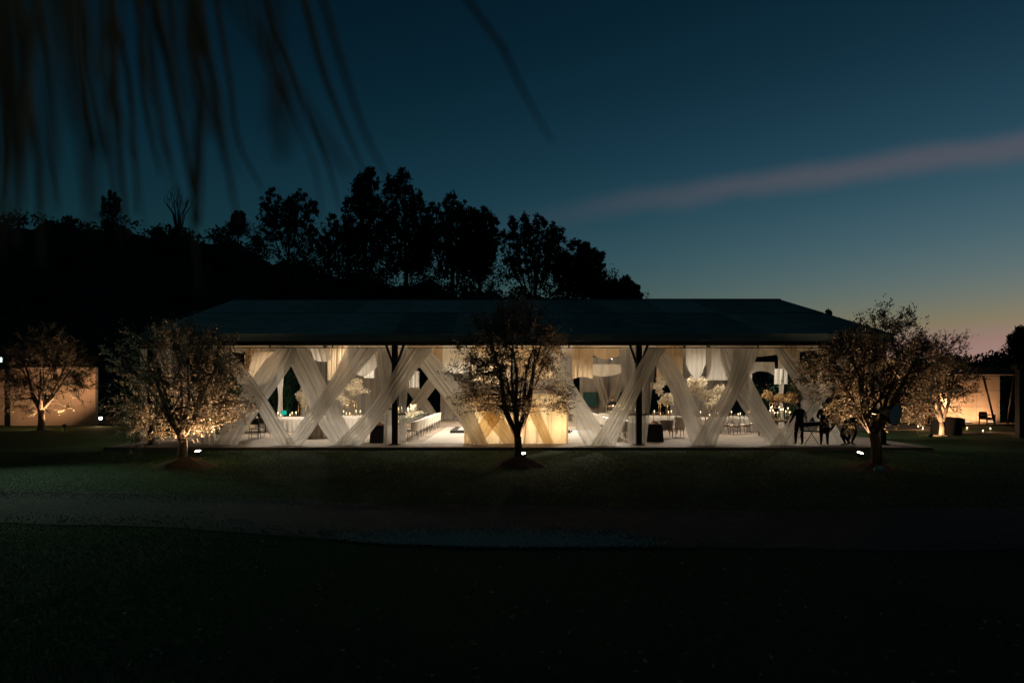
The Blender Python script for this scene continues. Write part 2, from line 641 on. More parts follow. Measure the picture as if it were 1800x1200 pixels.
def pick_all(n, r):
    x = r.uniform(-15, 15, n)
    v = r.uniform(0.02, 0.98, n)
    y = edge_y(near_edge, x) * (1 - v) + edge_y(far_edge, x) * v
    return np.stack([x, y, lawn_z(x, y) + 0.026], 1)


link('gravel', stones('gravel', 20000, pick_lit_patch, (0.010, 0.022), M['stone_lit'], np.random.default_rng(3)),
     label='loose gravel in patches on the drive, paled to show lamplight', cat='gravel', kind='stuff')
link('gravel', stones('gravel', 9000, pick_all, (0.008, 0.020), M['stone_dark'], np.random.default_rng(4)),
     label='dark gravel strewn thinly over the whole drive', cat='gravel', kind='stuff')


def blades(name, n, pick, h, m, r):
    P = pick(n, r)
    n = len(P)
    ang = r.uniform(0, 2 * PI, n)
    w = r.uniform(0.002, 0.0042, n) * (0.6 + P[:, 1] / 14)
    hh = r.uniform(*h, size=n)
    lean = r.normal(0, 0.45, size=(n, 2)) * hh[:, None]
    a = np.stack([np.cos(ang) * w, np.sin(ang) * w, np.zeros(n)], 1)
    tip = P + np.concatenate([lean, hh[:, None]], 1)
    Vv = np.stack([P - a, P + a, tip], 1).reshape(-1, 3)
    return np_mesh(name, Vv, np.arange(3 * n).reshape(-1, 3), m)


def pick_near(n, r):
    y = 5.2 + (13.6 - 5.2) * r.uniform(0, 1, n) ** 1.0
    x = r.uniform(-0.82, 0.82, n) * y
    k = y < edge_y(near_edge, x) + r.uniform(0, 1, n) ** 3.0 * .75 - .06
    x, y = x[k], y[k]
    return np.stack([x, y, lawn_z(x, y) - 0.004], 1)


def pick_far(n, r):
    y = 13.5 + 12.8 * r.uniform(0, 1, n)
    x = r.uniform(-0.8, 0.8, n) * y
    k = y > edge_y(far_edge, x) + r.uniform(0, 1, n) ** 3.0 * -.7 + .06
    x, y = x[k], y[k]
    return np.stack([x, y, lawn_z(x, y) - 0.004], 1)


link('grass', blades('grass', 340000, pick_near, (0.012, 0.034), M['grass'], np.random.default_rng(5)),
     label='short mown grass in front of the drive', cat='grass', kind='stuff')
link('grass', blades('grass', 130000, pick_far, (0.018, 0.042), M['grass'], np.random.default_rng(6)),
     label='short mown grass between the drive and the tent', cat='grass', kind='stuff')

# fallen olive leaves and clippings on the lawn
def pick_litter(n, r):
    y = r.uniform(5.5, 26, n)
    x = r.uniform(-.8, .8, n) * y
    return np.stack([x, y, lawn_z(x, y) + .035], 1)


r_ = np.random.default_rng(12)
C = pick_litter(1500, r_)
D_ = r_.normal(size=C.shape) * np.array([1, 1, .25])
V, Q = leaf_arrays(C, D_, r_.uniform(.04, .09, len(C)), r_.uniform(.015, .03, len(C)), r_, .1)
M['litter'] = leaf_mat('dry_leaf_litter', (.16, .12, .07), (.42, .36, .24), .1, .8)
link('leaf_litter', np_mesh('leaf_litter', V, Q, M['litter']), label='dry fallen leaves scattered over the lawn', cat='leaves', kind='stuff')

# the tent's concrete slab, a real step over the lawn
Z0 = 0.12
XL, XR, YF, YB = -14.8, 15.2, 28.0, 48.0
mb = MB()
mb.box((0.25, 37.6, Z0 / 2 - 0.03), (32.6, 21.6, Z0 + 0.06), ch=0.02)
mb.build('floor_slab', M['slab'], kind='structure')
mb = MB()
mb.box((20.9, 41.0, 0.035), (8.2, 5.0, 0.07))
mb.build('side_path', M['slab'], kind='structure')
mb = MB()
mb.box((0.2, 34.2, Z0 + 0.004), (8.0, 11.2, 0.008))
mb.build('dance_floor', M['dance'], kind='structure')

# wooded hillside behind, seen only as a black mass against the sky
ridge = [(-900, 330), (-300, 352), (0, 374), (110, 372), (250, 388), (400, 404), (460, 428), (560, 452), (650, 470), (850, 494), (1000, 512), (1120, 532), (1250, 570), (1400, 612), (1560, 640), (1680, 622), (1760, 616), (1850, 626), (2100, 600), (2600, 610)]
DH = 140.0


def ridge_z(px):
    return CZ + (HY - np.interp(px, [p[0] for p in ridge], [p[1] for p in ridge])) * DH / F


hx = np.linspace(-220, 210, 260)
hy = np.linspace(62, 260, 60)
HX, HYY = np.meshgrid(hx, hy)
px_ = CX + HX * F / DH
prof = np.where(HYY < DH, np.clip((HYY - 66) / (DH - 66), 0, 1) ** 1.25, 1 - 0.35 * np.clip((HYY - DH) / 120, 0, 1))
HZ = (ridge_z(px_) - 2.2) * prof + 0.8 * np.sin(HX * 0.5 + HYY * 0.21) * prof + 0.5 * np.sin(HX * 1.3) * prof - 0.3
V = np.stack([HX, HYY, HZ], -1).reshape(-1, 3)
nx = len(hx)
ii, jj = np.meshgrid(np.arange(nx - 1), np.arange(len(hy) - 1))
a0 = (jj * nx + ii).ravel()
Q = np.stack([a0, a0 + 1, a0 + nx + 1, a0 + nx], 1)
M['hill'] = mat('hill_scrub', (0.018, 0.026, 0.012), 0.95, 0.4, 0.4)
link('hill', np_mesh('hill', V, Q, M['hill'], True), kind='structure')

# low wood covering the hill: reads as one mass
r9 = np.random.default_rng(9)
nc = 620
cxp = r9.uniform(-220, 1800, nc)
cD = DH - r9.uniform(0, 1, nc) ** 1.6 * 55
frac = np.clip((cD - 66) / (DH - 66), 0, 1) ** 1.25
cx_ = (cxp - CX) * DH / F
cz_ = (ridge_z(cxp) - 2.2) * frac
rad = r9.uniform(1.2, 2.9, nc)
per = 95
dirs = unit(r9.normal(size=(nc * per, 3)))
rr_ = np.repeat(rad, per)[:, None] * r9.uniform(0.45, 1.08, size=(nc * per, 1))
C = np.repeat(np.stack([cx_, cD, cz_ + rad * 0.35], 1), per, 0) + dirs * rr_ * np.array([1.15, 1.15, 0.85])
V, Q = leaf_arrays(C, r9.normal(size=C.shape), r9.uniform(0.5, 1.05, len(C)), r9.uniform(0.3, 0.6, len(C)), r9)
link('woodland', np_mesh('woodland', V, Q, M['forest']), label='dark low woodland covering the hillside behind the tent', cat='woodland', kind='stuff')


# ---- single trees that stand out against the dusk sky
def sky_tree(label, px, ytop, ybase, halfw, D, plumes, seed, leaf=(0.30, 0.62), dens=1.0, group='trees on the skyline', flat=1.0, name='hill_tree'):
    r = np.random.default_rng(seed)
    base, top = W(px, ybase, D), W(px, ytop, D)
    H = top.z - base.z
    hw = halfw * D / F * 1.18
    drop = min(8.0, max(1.0, base.z - 1.0))
    t = thing(name, label, 'tree', (base.x, D, base.z - drop), 0, group)
    mb = MB()
    pts = [(0, 0, 0), (0.05 * hw, 0, drop + H * 0.2), (-0.04 * hw, 0, drop + H * 0.5), (0.02 * hw, 0, drop + H * 0.85)]
    w0 = 0.018 * H + 0.08
    mb.tube(pts, [w0, w0 * .8, w0 * .5, w0 * .2], 6)
    Cs, Ds = [], []
    for (ux, uz0, uz1, ur) in plumes:                  # plume: centre across, low and high end, radius (fractions)
        a = Vector((ux * hw * 0.35, 0, drop + H * max(0.08, uz0 - 0.25)))
        b = Vector((ux * hw, r.uniform(-.4, .4) * hw, drop + H * (uz0 * 0.3 + uz1 * 0.7)))
        mid = (a + b) / 2 + Vector((0, 0, -0.03 * H))
        mb.tube([a, mid, b], [w0 * .5, w0 * .35, w0 * .12], 5)
        n = int(760 * dens * (uz1 - uz0 + 0.12) * (ur + .1) * 9)
        # each plume is a loose column of small tufts
        nt_ = max(6, int(n / 26))
        tz = r.uniform(0, 1, nt_)
        bulge = np.sqrt(np.clip(1 - (2 * tz - 0.9) ** 2 / 1.3, 0.05, 1))
        ang = r.uniform(0, 2 * PI, nt_)
        rad_ = ur * hw * bulge * np.sqrt(r.uniform(0.1, 1, nt_))
        tc_ = np.stack([b.x - (1 - tz) * (b.x - a.x) * 0.35 + rad_ * np.cos(ang), b.y + rad_ * np.sin(ang) * flat, drop + H * (uz0 + (uz1 - uz0) * tz)], 1)
        c = np.repeat(tc_, 26, 0) + r.normal(0, 1, size=(nt_ * 26, 3)) * np.array([0.36, 0.36, 0.42]) * (0.028 * H + 0.14)
        Cs.append(c)
        Ds.append(r.normal(0, 1, size=c.shape) + np.array([0, 0, 0.8]))
        for q in tc_[::3]:
            mb.tube([b * 0.5 + mid * 0.5, Vector(q)], [w0 * .12, w0 * .05], 3, cap=False)
    # leafy skirt filling the lower crown down to the scrub
    nt_ = int(80 * dens)
    tc_ = np.stack([r.uniform(-1.1, 1.1, nt_) * hw, r.uniform(-.5, .5, nt_) * hw, drop + H * r.uniform(-.02, .46, nt_)], 1)
    Cs.append(np.repeat(tc_, 24, 0) + r.normal(0, 1, size=(nt_ * 24, 3)) * (0.03 * H + 0.15))
    Ds.append(r.normal(0, 1, size=Cs[-1].shape))
    mb.build('trunk', M['dark_bark'], t)
    C = np.concatenate(Cs)
    Dd = np.concatenate(Ds)
    sc_ = H / 14.0
    L = r.uniform(*leaf, size=len(C)) * (0.55 + 0.45 * sc_)
    V, Q = leaf_arrays(C, Dd, L, L * 0.5, r)
    link('crown', np_mesh('crown', V, Q, M['forest']), t)
    return t


def plume_set(n, seed, w=0.30, lo=(0.15, 0.5), hi=(0.6, 1.0)):
    r = np.random.default_rng(seed)
    out = []
    for i in range(n):
        u = -0.8 + 1.6 * (i + 0.5) / n + r.uniform(-.1, .1)
        top = hi[0] + (hi[1] - hi[0]) * (1 - abs(u) ** 1.6) * r.uniform(0.75, 1.0)
        out.append((u, r.uniform(*lo) * (0.6 + 0.4 * abs(u)), top, w * r.uniform(.7, 1.15)))
    return out


sky_tree('two-headed tree at the left end of the tall skyline trees', 505, 335, 452, 54, 118, [(-0.62, .30, .78, .34), (-0.35, .45, .98, .30), (0.12, .40, .84, .26), (0.45, .42, .96, .32), (0.80, .38, .80, .22), (0.75, 0.02, .42, .26), (-0.1, .2, .6, .3), (-.8, .05, .3, .2)], 21)
sky_tree('tallest narrow tree of the skyline trees', 640, 297, 492, 42, 120, [(-0.05, .35, .93, .42), (0.25, .55, 1.0, .34), (-0.45, .30, .72, .34), (0.55, .25, .70, .30), (0.0, .12, .5, .4), (-.3, .75, .95, .18)], 22)
sky_tree('broad low tree leaning beside the tallest skyline tree', 594, 374, 480, 36, 119, [(-0.7, .1, .62, .3), (-0.2, .25, .95, .36), (0.4, .3, .85, .34), (0.7, .05, .5, .28)], 23)
sky_tree('tall full tree right next to the tallest skyline tree', 712, 304, 500, 44, 121, [(-0.45, .45, .98, .32), (0.0, .40, 1.0, .40), (0.42, .35, .82, .32), (-0.7, .15, .60, .28), (0.6, .12, .55, .32), (0, .1, .5, .4)], 24)
sky_tree('wide many-topped tree in the middle of the skyline trees', 793, 338, 505, 60, 122, plume_set(9, 25, .25), 25, dens=1.15)
sky_tree('rounded tree at the right shoulder of the middle skyline trees', 842, 362, 508, 34, 119, plume_set(6, 26, .34, hi=(.72, 1)), 26)
sky_tree('open airy tree with spreading limbs on the skyline', 938, 371, 520, 64, 120, plume_set(11, 27, .19, lo=(.22, .55), hi=(.66, 1)), 27, dens=.85)
sky_tree('dense dome-shaped tree on the skyline above the ridge', 1022, 418, 532, 46, 116, plume_set(7, 28, .40, lo=(.02, .3), hi=(.55, 1)), 28, dens=1.5)
sky_tree('low bushy tree at the right end of the skyline trees', 1088, 485, 545, 36, 116, plume_set(6, 29, .42, lo=(0, .2), hi=(.6, 1)), 29, dens=2.0)
sky_tree('small thin tree poking over the wooded ridge on the left', 197, 334, 392, 16, 126, plume_set(4, 30, .24, lo=(.3, .6)), 30, dens=.8, leaf=(.3, .5))
sky_tree('small pointed tree at the foot of the two-headed skyline tree', 418, 366, 412, 14, 126, plume_set(4, 31, .34), 31, dens=1.2)
sky_tree('small tufted tree behind the right gable of the tent', 1475, 547, 612, 26, 70, [(-.75, .1, 1.0, .2), (-.2, .1, .62, .4), (.35, .05, .55, .4), (.8, .02, .42, .28)], 32, leaf=(.22, .42), dens=1.6)
sky_tree('dark tree cut by the right edge of the picture', 1806, 568, 650, 34, 74, plume_set(6, 33, .34, lo=(.1, .4)), 33, leaf=(.2, .4), dens=1.6)

# a bare tree among them: only twigs
r = np.random.default_rng(41)
bt = thing('bare_tree', 'bare leafless tree standing up from the wooded ridge', 'tree', W(314, 392, 126), 0, 'trees on the skyline')
mb = MB()
for k in range(11):
    u = -1 + 2 * k / 10
    h = r.uniform(4.2, 7.4) * (1 - .25 * abs(u))
    p = [Vector((u * 0.3, 0, -2.5)), Vector((u * 1.2, r.uniform(-.4, .4), h * .35)), Vector((u * 2.4, r.uniform(-.6, .6), h * .7)), Vector((u * 3.0 + r.uniform(-.5, .5), r.uniform(-.6, .6), h))]
    mb.tube(p, [.14, .10, .06, .025], 5)
    for q in range(4):
        s = p[1].lerp(p[3], r.uniform(.2, .9))
        mb.tube([s, s + Vector((r.uniform(-.9, .9), r.uniform(-.5, .5), r.uniform(.5, 1.5)))], [.045, .02], 4)
mb.build('trunk', M['dark_bark'], bt)

# ================================================================== the tent
tent = thing('marquee', 'long dark-roofed event tent with open sheer-draped front', 'tent', (0, 0, 0))
M['roof_a'] = mat('roof_canvas', (0.55, 0.46, 0.32), 0.85, 0.2, 1.4, 0.1, 20)
M['roof_b'] = mat('roof_canvas_dark', (0.30, 0.255, 0.18), 0.85, 0.25, 1.4, 0.1, 20)
M['roof_c'] = mat('roof_canvas_mid', (0.42, 0.355, 0.25), 0.85, 0.22, 1.4, 0.1, 20)
M['valance'] = mat('valance_canvas', (0.15, 0.26, 0.27), 0.8, 0.12, 2.0)
ZE, ZR, SK = 4.62, 7.30, -0.45
YE = 27.55
NB = 6


def roof_pt(x, s, back=False, drop=0.0):
    y = YE + s * (38 - YE) if not back else 48.45 - s * (48.45 - 38)
    return Vector((x + SK * s, y, ZE + s * (ZR - ZE) - drop))


shade = [['a', 'a', 'a', 'a'], ['a', 'c', 'a', 'a'], ['b', 'a', 'c', 'c'], ['c', 'c', 'b', 'b'], ['b', 'c', 'b', 'a'], ['c', 'b', 'b', 'b']]
bw = (XR - XL + 0.4) / NB
X0 = XL - 0.2
for b in range(NB):
    for half in range(2):                                # two cloths to a bay, two rows up the slope
        for row in range(2):
            xa = X0 + bw * (b + half * 0.5) - 0.02
            xb = X0 + bw * (b + half * 0.5 + 0.5)
            s0, s1 = (0.0, 0.56) if row == 0 else (0.535, 1.0)
            for back in (False, True):
                if back and half == 1:
                    continue
                xb2 = xb if not back else X0 + bw * (b + 1)
                mb = MB()
                mb.grid(lambda u, v: roof_pt(xa + (xb2 - xa) * u, s0 + (s1 - s0) * v, back, 0.05 * math.sin(PI * u) * math.sin(PI * v) - .012 * row - .004 * (half + 2 * (b % 2)) * .5), 4, 4)
                mb.build('roof_panel', M['roof_' + (shade[b][half * 2 + row] if not back else 'c')], tent)
for b in range(NB + 1):
    x = X0 + bw * b
    for back in (False, True):
        mb = MB()
        mb.tube([roof_pt(x, 0.02, back, 0.14), roof_pt(x, 1.0, back, 0.14)], 0.07, 6)
        mb.build('rafter', M['black_metal'], tent)
mb = MB()
mb.tube([(X0 + SK, 38, ZR + 0.0), (X0 + bw * NB + SK, 38, ZR + 0.0)], 0.07, 8)
mb.build('ridge_beam', M['black_metal'], tent)
for b in range(NB):
    for back in (False, True):
        mb = MB()
        y = YE - 0.012 if not back else 48.462
        mb.grid(lambda u, v: (X0 + bw * (b + u) , y + (-1 if not back else 1) * 0.02 * math.sin(u * 9 + b) * (1 - v), ZE + 0.015 - 0.30 * (1 - v) - .012 * math.sin(u * PI * 3) * (1 - v)), 10, 2)
        mb.build('valance', M['valance'], tent)
# ceiling lining, swagged bay by bay
for b in range(NB):
    for back in (False, True):
        mb = MB()
        mb.grid(lambda u, v: roof_pt(X0 + bw * (b + u), v, back, (0.30 + 0.40 * math.sin(PI * u) ** 0.8 + 0.04 * math.sin(u * 40)) * (.3 + .7 * min(1, v * 4))), 28, 8)
        mb.build('ceiling_lining', M['ceiling_cloth'], tent)
for x, s in ((X0 + 0.03, 1), (X0 + bw * NB - 0.03, -1)):
    mb = MB()
    mb.add([(x, YE + .1, ZE - 0.3), (x, 48.3, ZE - 0.3), (x, 48.3, ZE - .05), (x + SK, 38, ZR - 0.1), (x, YE + .1, ZE - .05)], [(0, 1, 2, 3, 4)])
    mb.build('gable_panel', M['roof_b'], tent)
for y in (YF, YB):
    mb = MB()
    mb.box((0.2, y, 4.275), (XR - XL + 0.36, 0.16, 0.19))
    mb.build('eave_beam', M['black_metal'], tent)
mb = MB()
mb.tube([(XL, YF - 0.02, 4.09), (XR, YF - 0.02, 4.09)], 0.017, 6)
mb.build('curtain_rail', M['black_metal'], tent)
for px in (300, 475, 585, 820, 1000, 1332, 1440):
    mb = MB()
    mb.box((WX(px, YF), YF - 0.02, 4.13), (0.05, 0.05, 0.10))
    mb.build('rail_hanger', M['black_metal'], tent)
post_x = [XL, XL + 10, XL + 20, XR]
for y in (YF, YB):
    for k, x in enumerate(post_x):
        mb = MB()
        mb.box((x, y, (Z0 + 4.18) / 2), (0.24, 0.20, 4.18 - Z0), ch=0.02)
        pst = mb.build('post', M['black_metal'], tent)
        MB().box((x, y, Z0 + 0.02), (0.42, 0.40, 0.04)).build('foot_plate', M['black_metal'], pst)
        for s in (-1, 1):
            if (k == 0 and s < 0) or (k == 3 and s > 0):
                continue
            mb = MB()
            mb.tube([(x + s * 0.1, y, 3.45), (x + s * 0.36, y, 4.2)], 0.055, 6)
            mb.build('knee_brace', M['black_metal'], pst)
for x in (XL, XR):
    for y in (33, 38, 43):
        mb = MB()
        mb.box((x, y, (Z0 + 4.4) / 2), (0.16, 0.16, 4.4 - Z0))
        mb.build('post', M['black_metal'], tent)


# ---- cloth
def cloth(mb, TL, TR, BL, BR, folds=6, amp=0.05, nu=40, nv=26, sag=0.0, phase=0.0, pinch=None, push=(0, -1, 0), hem=0.0, mi=0, bow=0.0):
    TL, TR, BL, BR = map(Vector, (TL, TR, BL, BR))
    push = Vector(push)
    rr = random.Random(int(phase * 1000) + 5)
    ph = [rr.uniform(0, 6.28) for _ in range(4)]
    fr = [folds * rr.uniform(.85, 1.15), folds * rr.uniform(1.7, 2.4), folds * rr.uniform(.4, .6)]

    def fn(u, v):
        a, b = TL.lerp(BL, v), TR.lerp(BR, v)
        if pinch:
            k = pinch(v)
            c = (a + b) / 2
            a, b = c + (a - c) * k, c + (b - c) * k
        # pleats bunch up unevenly across the width
        uu = u + 0.03 * math.sin(6.28 * fr[2] * u + ph[3] + v * 1.5) * math.sin(PI * u)
        p = a.lerp(b, uu)
        am = amp * (.35 + 1.0 * math.exp(-((u - .18 - .6 * (ph[0] / 6.28)) / .22) ** 2))
        p = p + push * (am * (0.8 * math.sin(6.28 * fr[0] * u + ph[0] + 0.8 * v) + 0.28 * math.sin(6.28 * fr[1] * u + ph[1] - 1.1 * v) + .25 * math.sin(6.28 * fr[2] * u + ph[2] + 2 * v)))
        p.x += bow * math.sin(PI * v) + .35 * bow * math.sin(2 * PI * v + phase)
        p.z -= sag * math.sin(PI * u) * v
        p.z -= sag * 0.25 * math.sin(PI * v)
        if hem and v > 0.93:
            p = p + push * (hem * (v - 0.93) / 0.07 * (0.6 + 0.4 * math.sin(14 * u + phase)))
        return p
    return mb.grid(fn, nu, nv, mi)


def sash(label, top, bot, D, ytop=612, folds=5, amp=0.035, matn='sheer', pinch=None, z_bot=Z0 + 0.012):
    mb = MB()
    zt = CZ - (ytop - HY) * D / F
    o = Vector((WX((bot[0] + bot[1]) / 2, D), D, Z0))
    TL, TR = Vector((WX(top[0], D), D, zt)), Vector((WX(top[1], D), D, zt))
    BL, BR = Vector((WX(bot[0], D), D, z_bot)), Vector((WX(bot[1], D), D, z_bot))
    cloth(mb, TL - o, TR - o, BL - o, BR - o, folds, amp, 44, 34, 0.0, D * 3.1 + top[0], pinch or (lambda v: 1 + .12 * math.sin(5 * v + top[0]) - .35 * max(0, .12 - v) / .12), hem=0.10, bow=.16 * math.sin(top[0] * 1.37))
    return mb.build('drape_sash', M[matn], None, label, 'drape', 'crossed sheer sashes along the tent front', None, o)


sash('narrow pleated sheer sash coming down beside the trunk of the left olive tree', (262, 312), (343, 378), 27.86)
sash('broad sheer sash leaning right, nearest the left olive tree', (476, 537), (380, 419), 27.80, folds=3)
sash('sheer sash leaning left that narrows upward, left of the green lamp', (378, 404), (487, 522), 27.70, folds=4)
sash('wide sheer sash falling right from the first peak of the left bay', (494, 549), (588, 630), 27.84, folds=4)
sash('wide sheer sash rising right in the middle of the left bay', (606, 664), (496, 531), 27.74, folds=5, pinch=lambda v: 1 - .28 * math.sin(PI * v))
sash('sheer sash rising right across the left black post', (716, 764), (588, 635), 27.66, folds=5, pinch=lambda v: 1 - .25 * math.sin(PI * v))
sash('sheer sash falling right to the left side of the gold fabric screen', (716, 760), (830, 862), 27.78, folds=4)
sash('sheer sash falling right beside the right side of the gold fabric screen', (952, 976), (1030, 1076), 27.78, folds=4)
sash('sheer sash rising right across the right black post', (1140, 1174), (1038, 1082), 27.66, folds=5, pinch=lambda v: 1 - .2 * math.sin(PI * v))
sash('sheer sash falling right just past the right black post', (1138, 1169), (1215, 1255), 27.82, folds=3)
sash('sheer sash rising right in the middle of the right bay', (1290, 1336), (1216, 1258), 27.72, folds=5, pinch=lambda v: 1 - .3 * math.sin(PI * v))
sash('sheer sash falling right toward the standing man', (1256, 1292), (1346, 1390), 27.84, folds=4)
sash('sheer sash rising right behind the standing man', (1490, 1532), (1350, 1394), 27.74, folds=6)
sash('sheer sash falling right into the right olive tree crown', (1358, 1386), (1452, 1492), 27.90, folds=4)

# drapes gathered against the black posts, tied at knee height
def post_drape(label, top, waist, foot, D, ywaist=725, matn='sheer_thin'):
    mb = MB()
    o = Vector((WX((foot[0] + foot[1]) / 2, D), D, Z0))
    zt, zw = CZ - (613 - HY) * D / F, CZ - (ywaist - HY) * D / F
    P = [Vector((WX(p, D), D, z)) - o for p, z in ((top[0], zt), (top[1], zt), (waist[0], zw), (waist[1], zw), (foot[0], Z0 + .01), (foot[1], Z0 + .01))]
    cloth(mb, P[0], P[1], P[2], P[3], 9, 0.06, 50, 20, 0, top[0] * 1.0)
    cloth(mb, P[2] - Vector((0, 0, .004)), P[3] - Vector((0, 0, .004)), P[4], P[5], 7, 0.06, 40, 12, 0, top[0] * 1.7, hem=.06)
    t = mb.build('tied_curtain', M[matn], None, label, 'curtain', 'curtains tied back at the posts', None, o)
    m2 = MB()
    c = (P[2] + P[3]) / 2
    w = (P[3] - P[2]).length / 2 + 0.02
    m2.lathe([(w, -.03), (w + .012, 0), (w, .03)], 14, c, sy=0.55)
    m2.build('tie_band', M['cloth_grey'], t)
    return t


post_drape('thin grey curtain tied back on the left side of the left black post', (657, 690), (676, 690), (674, 691), 28.15, 718)
post_drape('thin grey curtain tied back on the right side of the left black post', (702, 722), (701, 713), (702, 714), 28.15, 728)
post_drape('thin grey curtain tied back on the left side of the right black post', (1087, 1118), (1103, 1118), (1104, 1118), 28.15, 728)
post_drape('thin grey curtain tied back on the right side of the right black post', (1128, 1156), (1127, 1142), (1127, 1136), 28.15, 728)
post_drape('pale curtain hanging at the left end of the tent beneath the olive tree', (246, 276), (248, 272), (246, 275), 28.15, 730, 'sheer')
post_drape('pale curtain hanging at the right end of the tent behind the olive tree', (1528, 1556), (1534, 1554), (1532, 1557), 28.15, 730, 'sheer')


# ---- cloths hung from the ceiling inside
def hung(label, x0, x1, y0, y1, D, matn, folds=4, amp=0.06, sag=0.15, skew=0.0, bw_=None):
    mb = MB()
    TL, TR = W(x0, y0, D), W(x1, y0, D)
    c = (x0 + x1) / 2
    h = (x1 - x0) / 2 * (bw_ if bw_ else 1.0)
    BL, BR = W(c - h + skew, y1, D), W(c + h + skew, y1, D)
    o = (TL + TR) / 2
    cloth(mb, TL - o, TR - o, BL - o, BR - o, folds, amp, 30, 14, sag, x0 * 1.3 + y1)
    return mb.build('hanging_cloth', M[matn], None, label, 'cloth', 'cloths hung from the tent ceiling', None, o)


hung('tan cloth hanging in the left bay near the olive crown', 432, 456, 609, 660, 34, 'cloth_tan', 5, .07, .05)
hung('white gathered swag slanting down in the left bay behind the leaning sash', 446, 496, 618, 662, 32.5, 'cloth_tan', 5, .08, .35, -14)
hung('narrow white cloth strip sloping down left of the tan cloth in the left bay', 546, 578, 612, 632, 33, 'cloth_white', 3, .05, .1, 6)
hung('tan pleated cloth hanging in the middle of the left bay', 576, 612, 606, 668, 33.5, 'cloth_tan', 7, .07, .0)
hung('white scalloped swag in front of the flowers of the left bay', 612, 664, 607, 642, 31.5, 'cloth_white', 5, .08, .5)
hung('short white cloth tail hanging beside the scalloped swag', 640, 658, 640, 664, 32.4, 'cloth_white', 3, .05, .0)
hung('broad tan pelmet cloth beside the left black post in the middle bay', 716, 778, 606, 640, 30.5, 'cloth_tan', 4, .06, .18)
hung('small grey cloth square hanging above the candle table', 719, 737, 652, 681, 36, 'cloth_grey', 3, .04, .0)
hung('pale cloth hanging at the left edge of the middle olive crown', 776, 826, 606, 652, 32, 'cloth_white', 5, .08, .12)
hung('pale cloth hanging behind the middle olive crown', 830, 900, 606, 668, 33, 'cloth_tan', 6, .08, .2)
hung('wide cream cloth hanging behind the right half of the middle olive crown', 905, 985, 606, 660, 32, 'cloth_tan', 7, .08, .2)
hung('tan cloth with a pointed hem hanging right of the middle olive crown', 1006, 1042, 608, 666, 31, 'cloth_tan', 4, .07, -.1)
hung('cream horizontal swag under the ceiling left of the right black post', 1040, 1092, 610, 622, 33, 'cloth_tan', 2, .05, .25)
hung('white low swag under the ceiling left of the right black post', 1030, 1092, 640, 655, 36, 'cloth_white', 3, .06, .2)
hung('tan flat cloth hanging just right of the right black post', 1154, 1200, 606, 662, 31, 'cloth_tan', 4, .05, .08)
hung('white pointed swag hanging in the right bay', 1206, 1241, 612, 640, 32, 'cloth_white', 4, .08, .7)
hung('large white square cloth hanging over the big flowers of the right bay', 1242, 1294, 610, 668, 31.5, 'cloth_white', 4, .05, .0)
hung('cream pelmet cloth hanging above the pale corner post of the right bay', 1314, 1362, 636, 660, 38, 'cloth_white', 3, .06, -.25)
hung('white square cloth tail beside the falling sash of the right bay', 1361, 1384, 648, 675, 36, 'cloth_white', 3, .04, .0)
hung('small white cloth tail at the left edge of the right olive crown', 1399, 1406, 615, 632, 30, 'cloth_white', 2, .03, .0)
hung('cream cloth hung high behind the right olive crown', 1372, 1402, 606, 640, 30.5, 'cloth_tan', 4, .05, .05)


# ---- back and side curtains
def back_curtain(label, x0, x1, D, matn='cloth_grey', ytop=628, folds=None, xw=None):
    mb = MB()
    a, b = WX(x0, D), WX(x1, D)
    o = Vector(((a + b) / 2, D, Z0))
    zt = CZ - (ytop - HY) * D / F
    w = (b - a) / 2
    f = folds or max(3, (b - a) * 2.6)
    cloth(mb, (-w, 0, zt - Z0), (w, 0, zt - Z0), (-w, 0, .02), (w, 0, .02), f, .06, max(24, int((b - a) * 16)), 8, 0, x0 * .7, xw)
    return mb.build('back_curtain', M[matn], None, label, 'curtain', 'curtains along the back of the tent', None, o)


tie = lambda v: 1 - .62 * math.exp(-((v - .62) / .22) ** 2)
back_curtain('pale narrow curtain tied at the back left corner of the tent', 526, 552, 47.6, 'cloth_white', xw=tie)
back_curtain('plain grey curtain at the back next to the tied corner curtain', 552, 584, 47.6)
back_curtain('brown curtain at the back behind the tall flower stand of the left bay', 586, 692, 47.6, 'cloth_grey')
back_curtain('grey curtain at the back between the dark gap and the gold screen', 774, 836, 47.6)
back_curtain('grey curtain at the back hidden behind the gold screen', 838, 1008, 47.6)
back_curtain('wide grey curtain with two teal windows at the back', 1019, 1132, 47.6)
back_curtain('brown curtain at the back of the right bay', 1178, 1276, 47.6)
for k, (lab, t, b) in enumerate((('left', (764, 790), (700, 722)), ('right', (690, 716), (752, 776)))):
    mb = MB()
    D = 46.6 + .1 * k
    o = W((t[0] + b[0]) / 2, 742, D)
    cloth(mb, W(t[0], 650, D) - o, W(t[1], 650, D) - o, W(b[0], 738, D) - o, W(b[1], 738, D) - o, 4, .04, 24, 16, 0, k + .3)
    mb.build('cross_drape', M['cloth_grey'], None, 'grey sash crossing the dark gap at the back, its top on the ' + ('right' if k == 0 else 'left'), 'drape', 'crossed grey sashes at the back', None, o)
for k, (t, b, lab) in enumerate((((1036, 1056), (1062, 1074), 'left'), ((1084, 1104), (1066, 1080), 'right'))):
    mb = MB()
    D = 46.8 + .1 * k
    o = W((t[0] + b[0]) / 2, 742, D)
    cloth(mb, W(t[0], 652, D) - o, W(t[1], 652, D) - o, W(b[0], 716, D) - o, W(b[1], 716, D) - o, 3, .04, 20, 14, 0, k + .7)
    mb.build('cross_drape', M['cloth_grey'], None, 'grey sash slanting over the teal-windowed curtain from the ' + lab, 'drape', 'crossed grey sashes at the back', None, o)
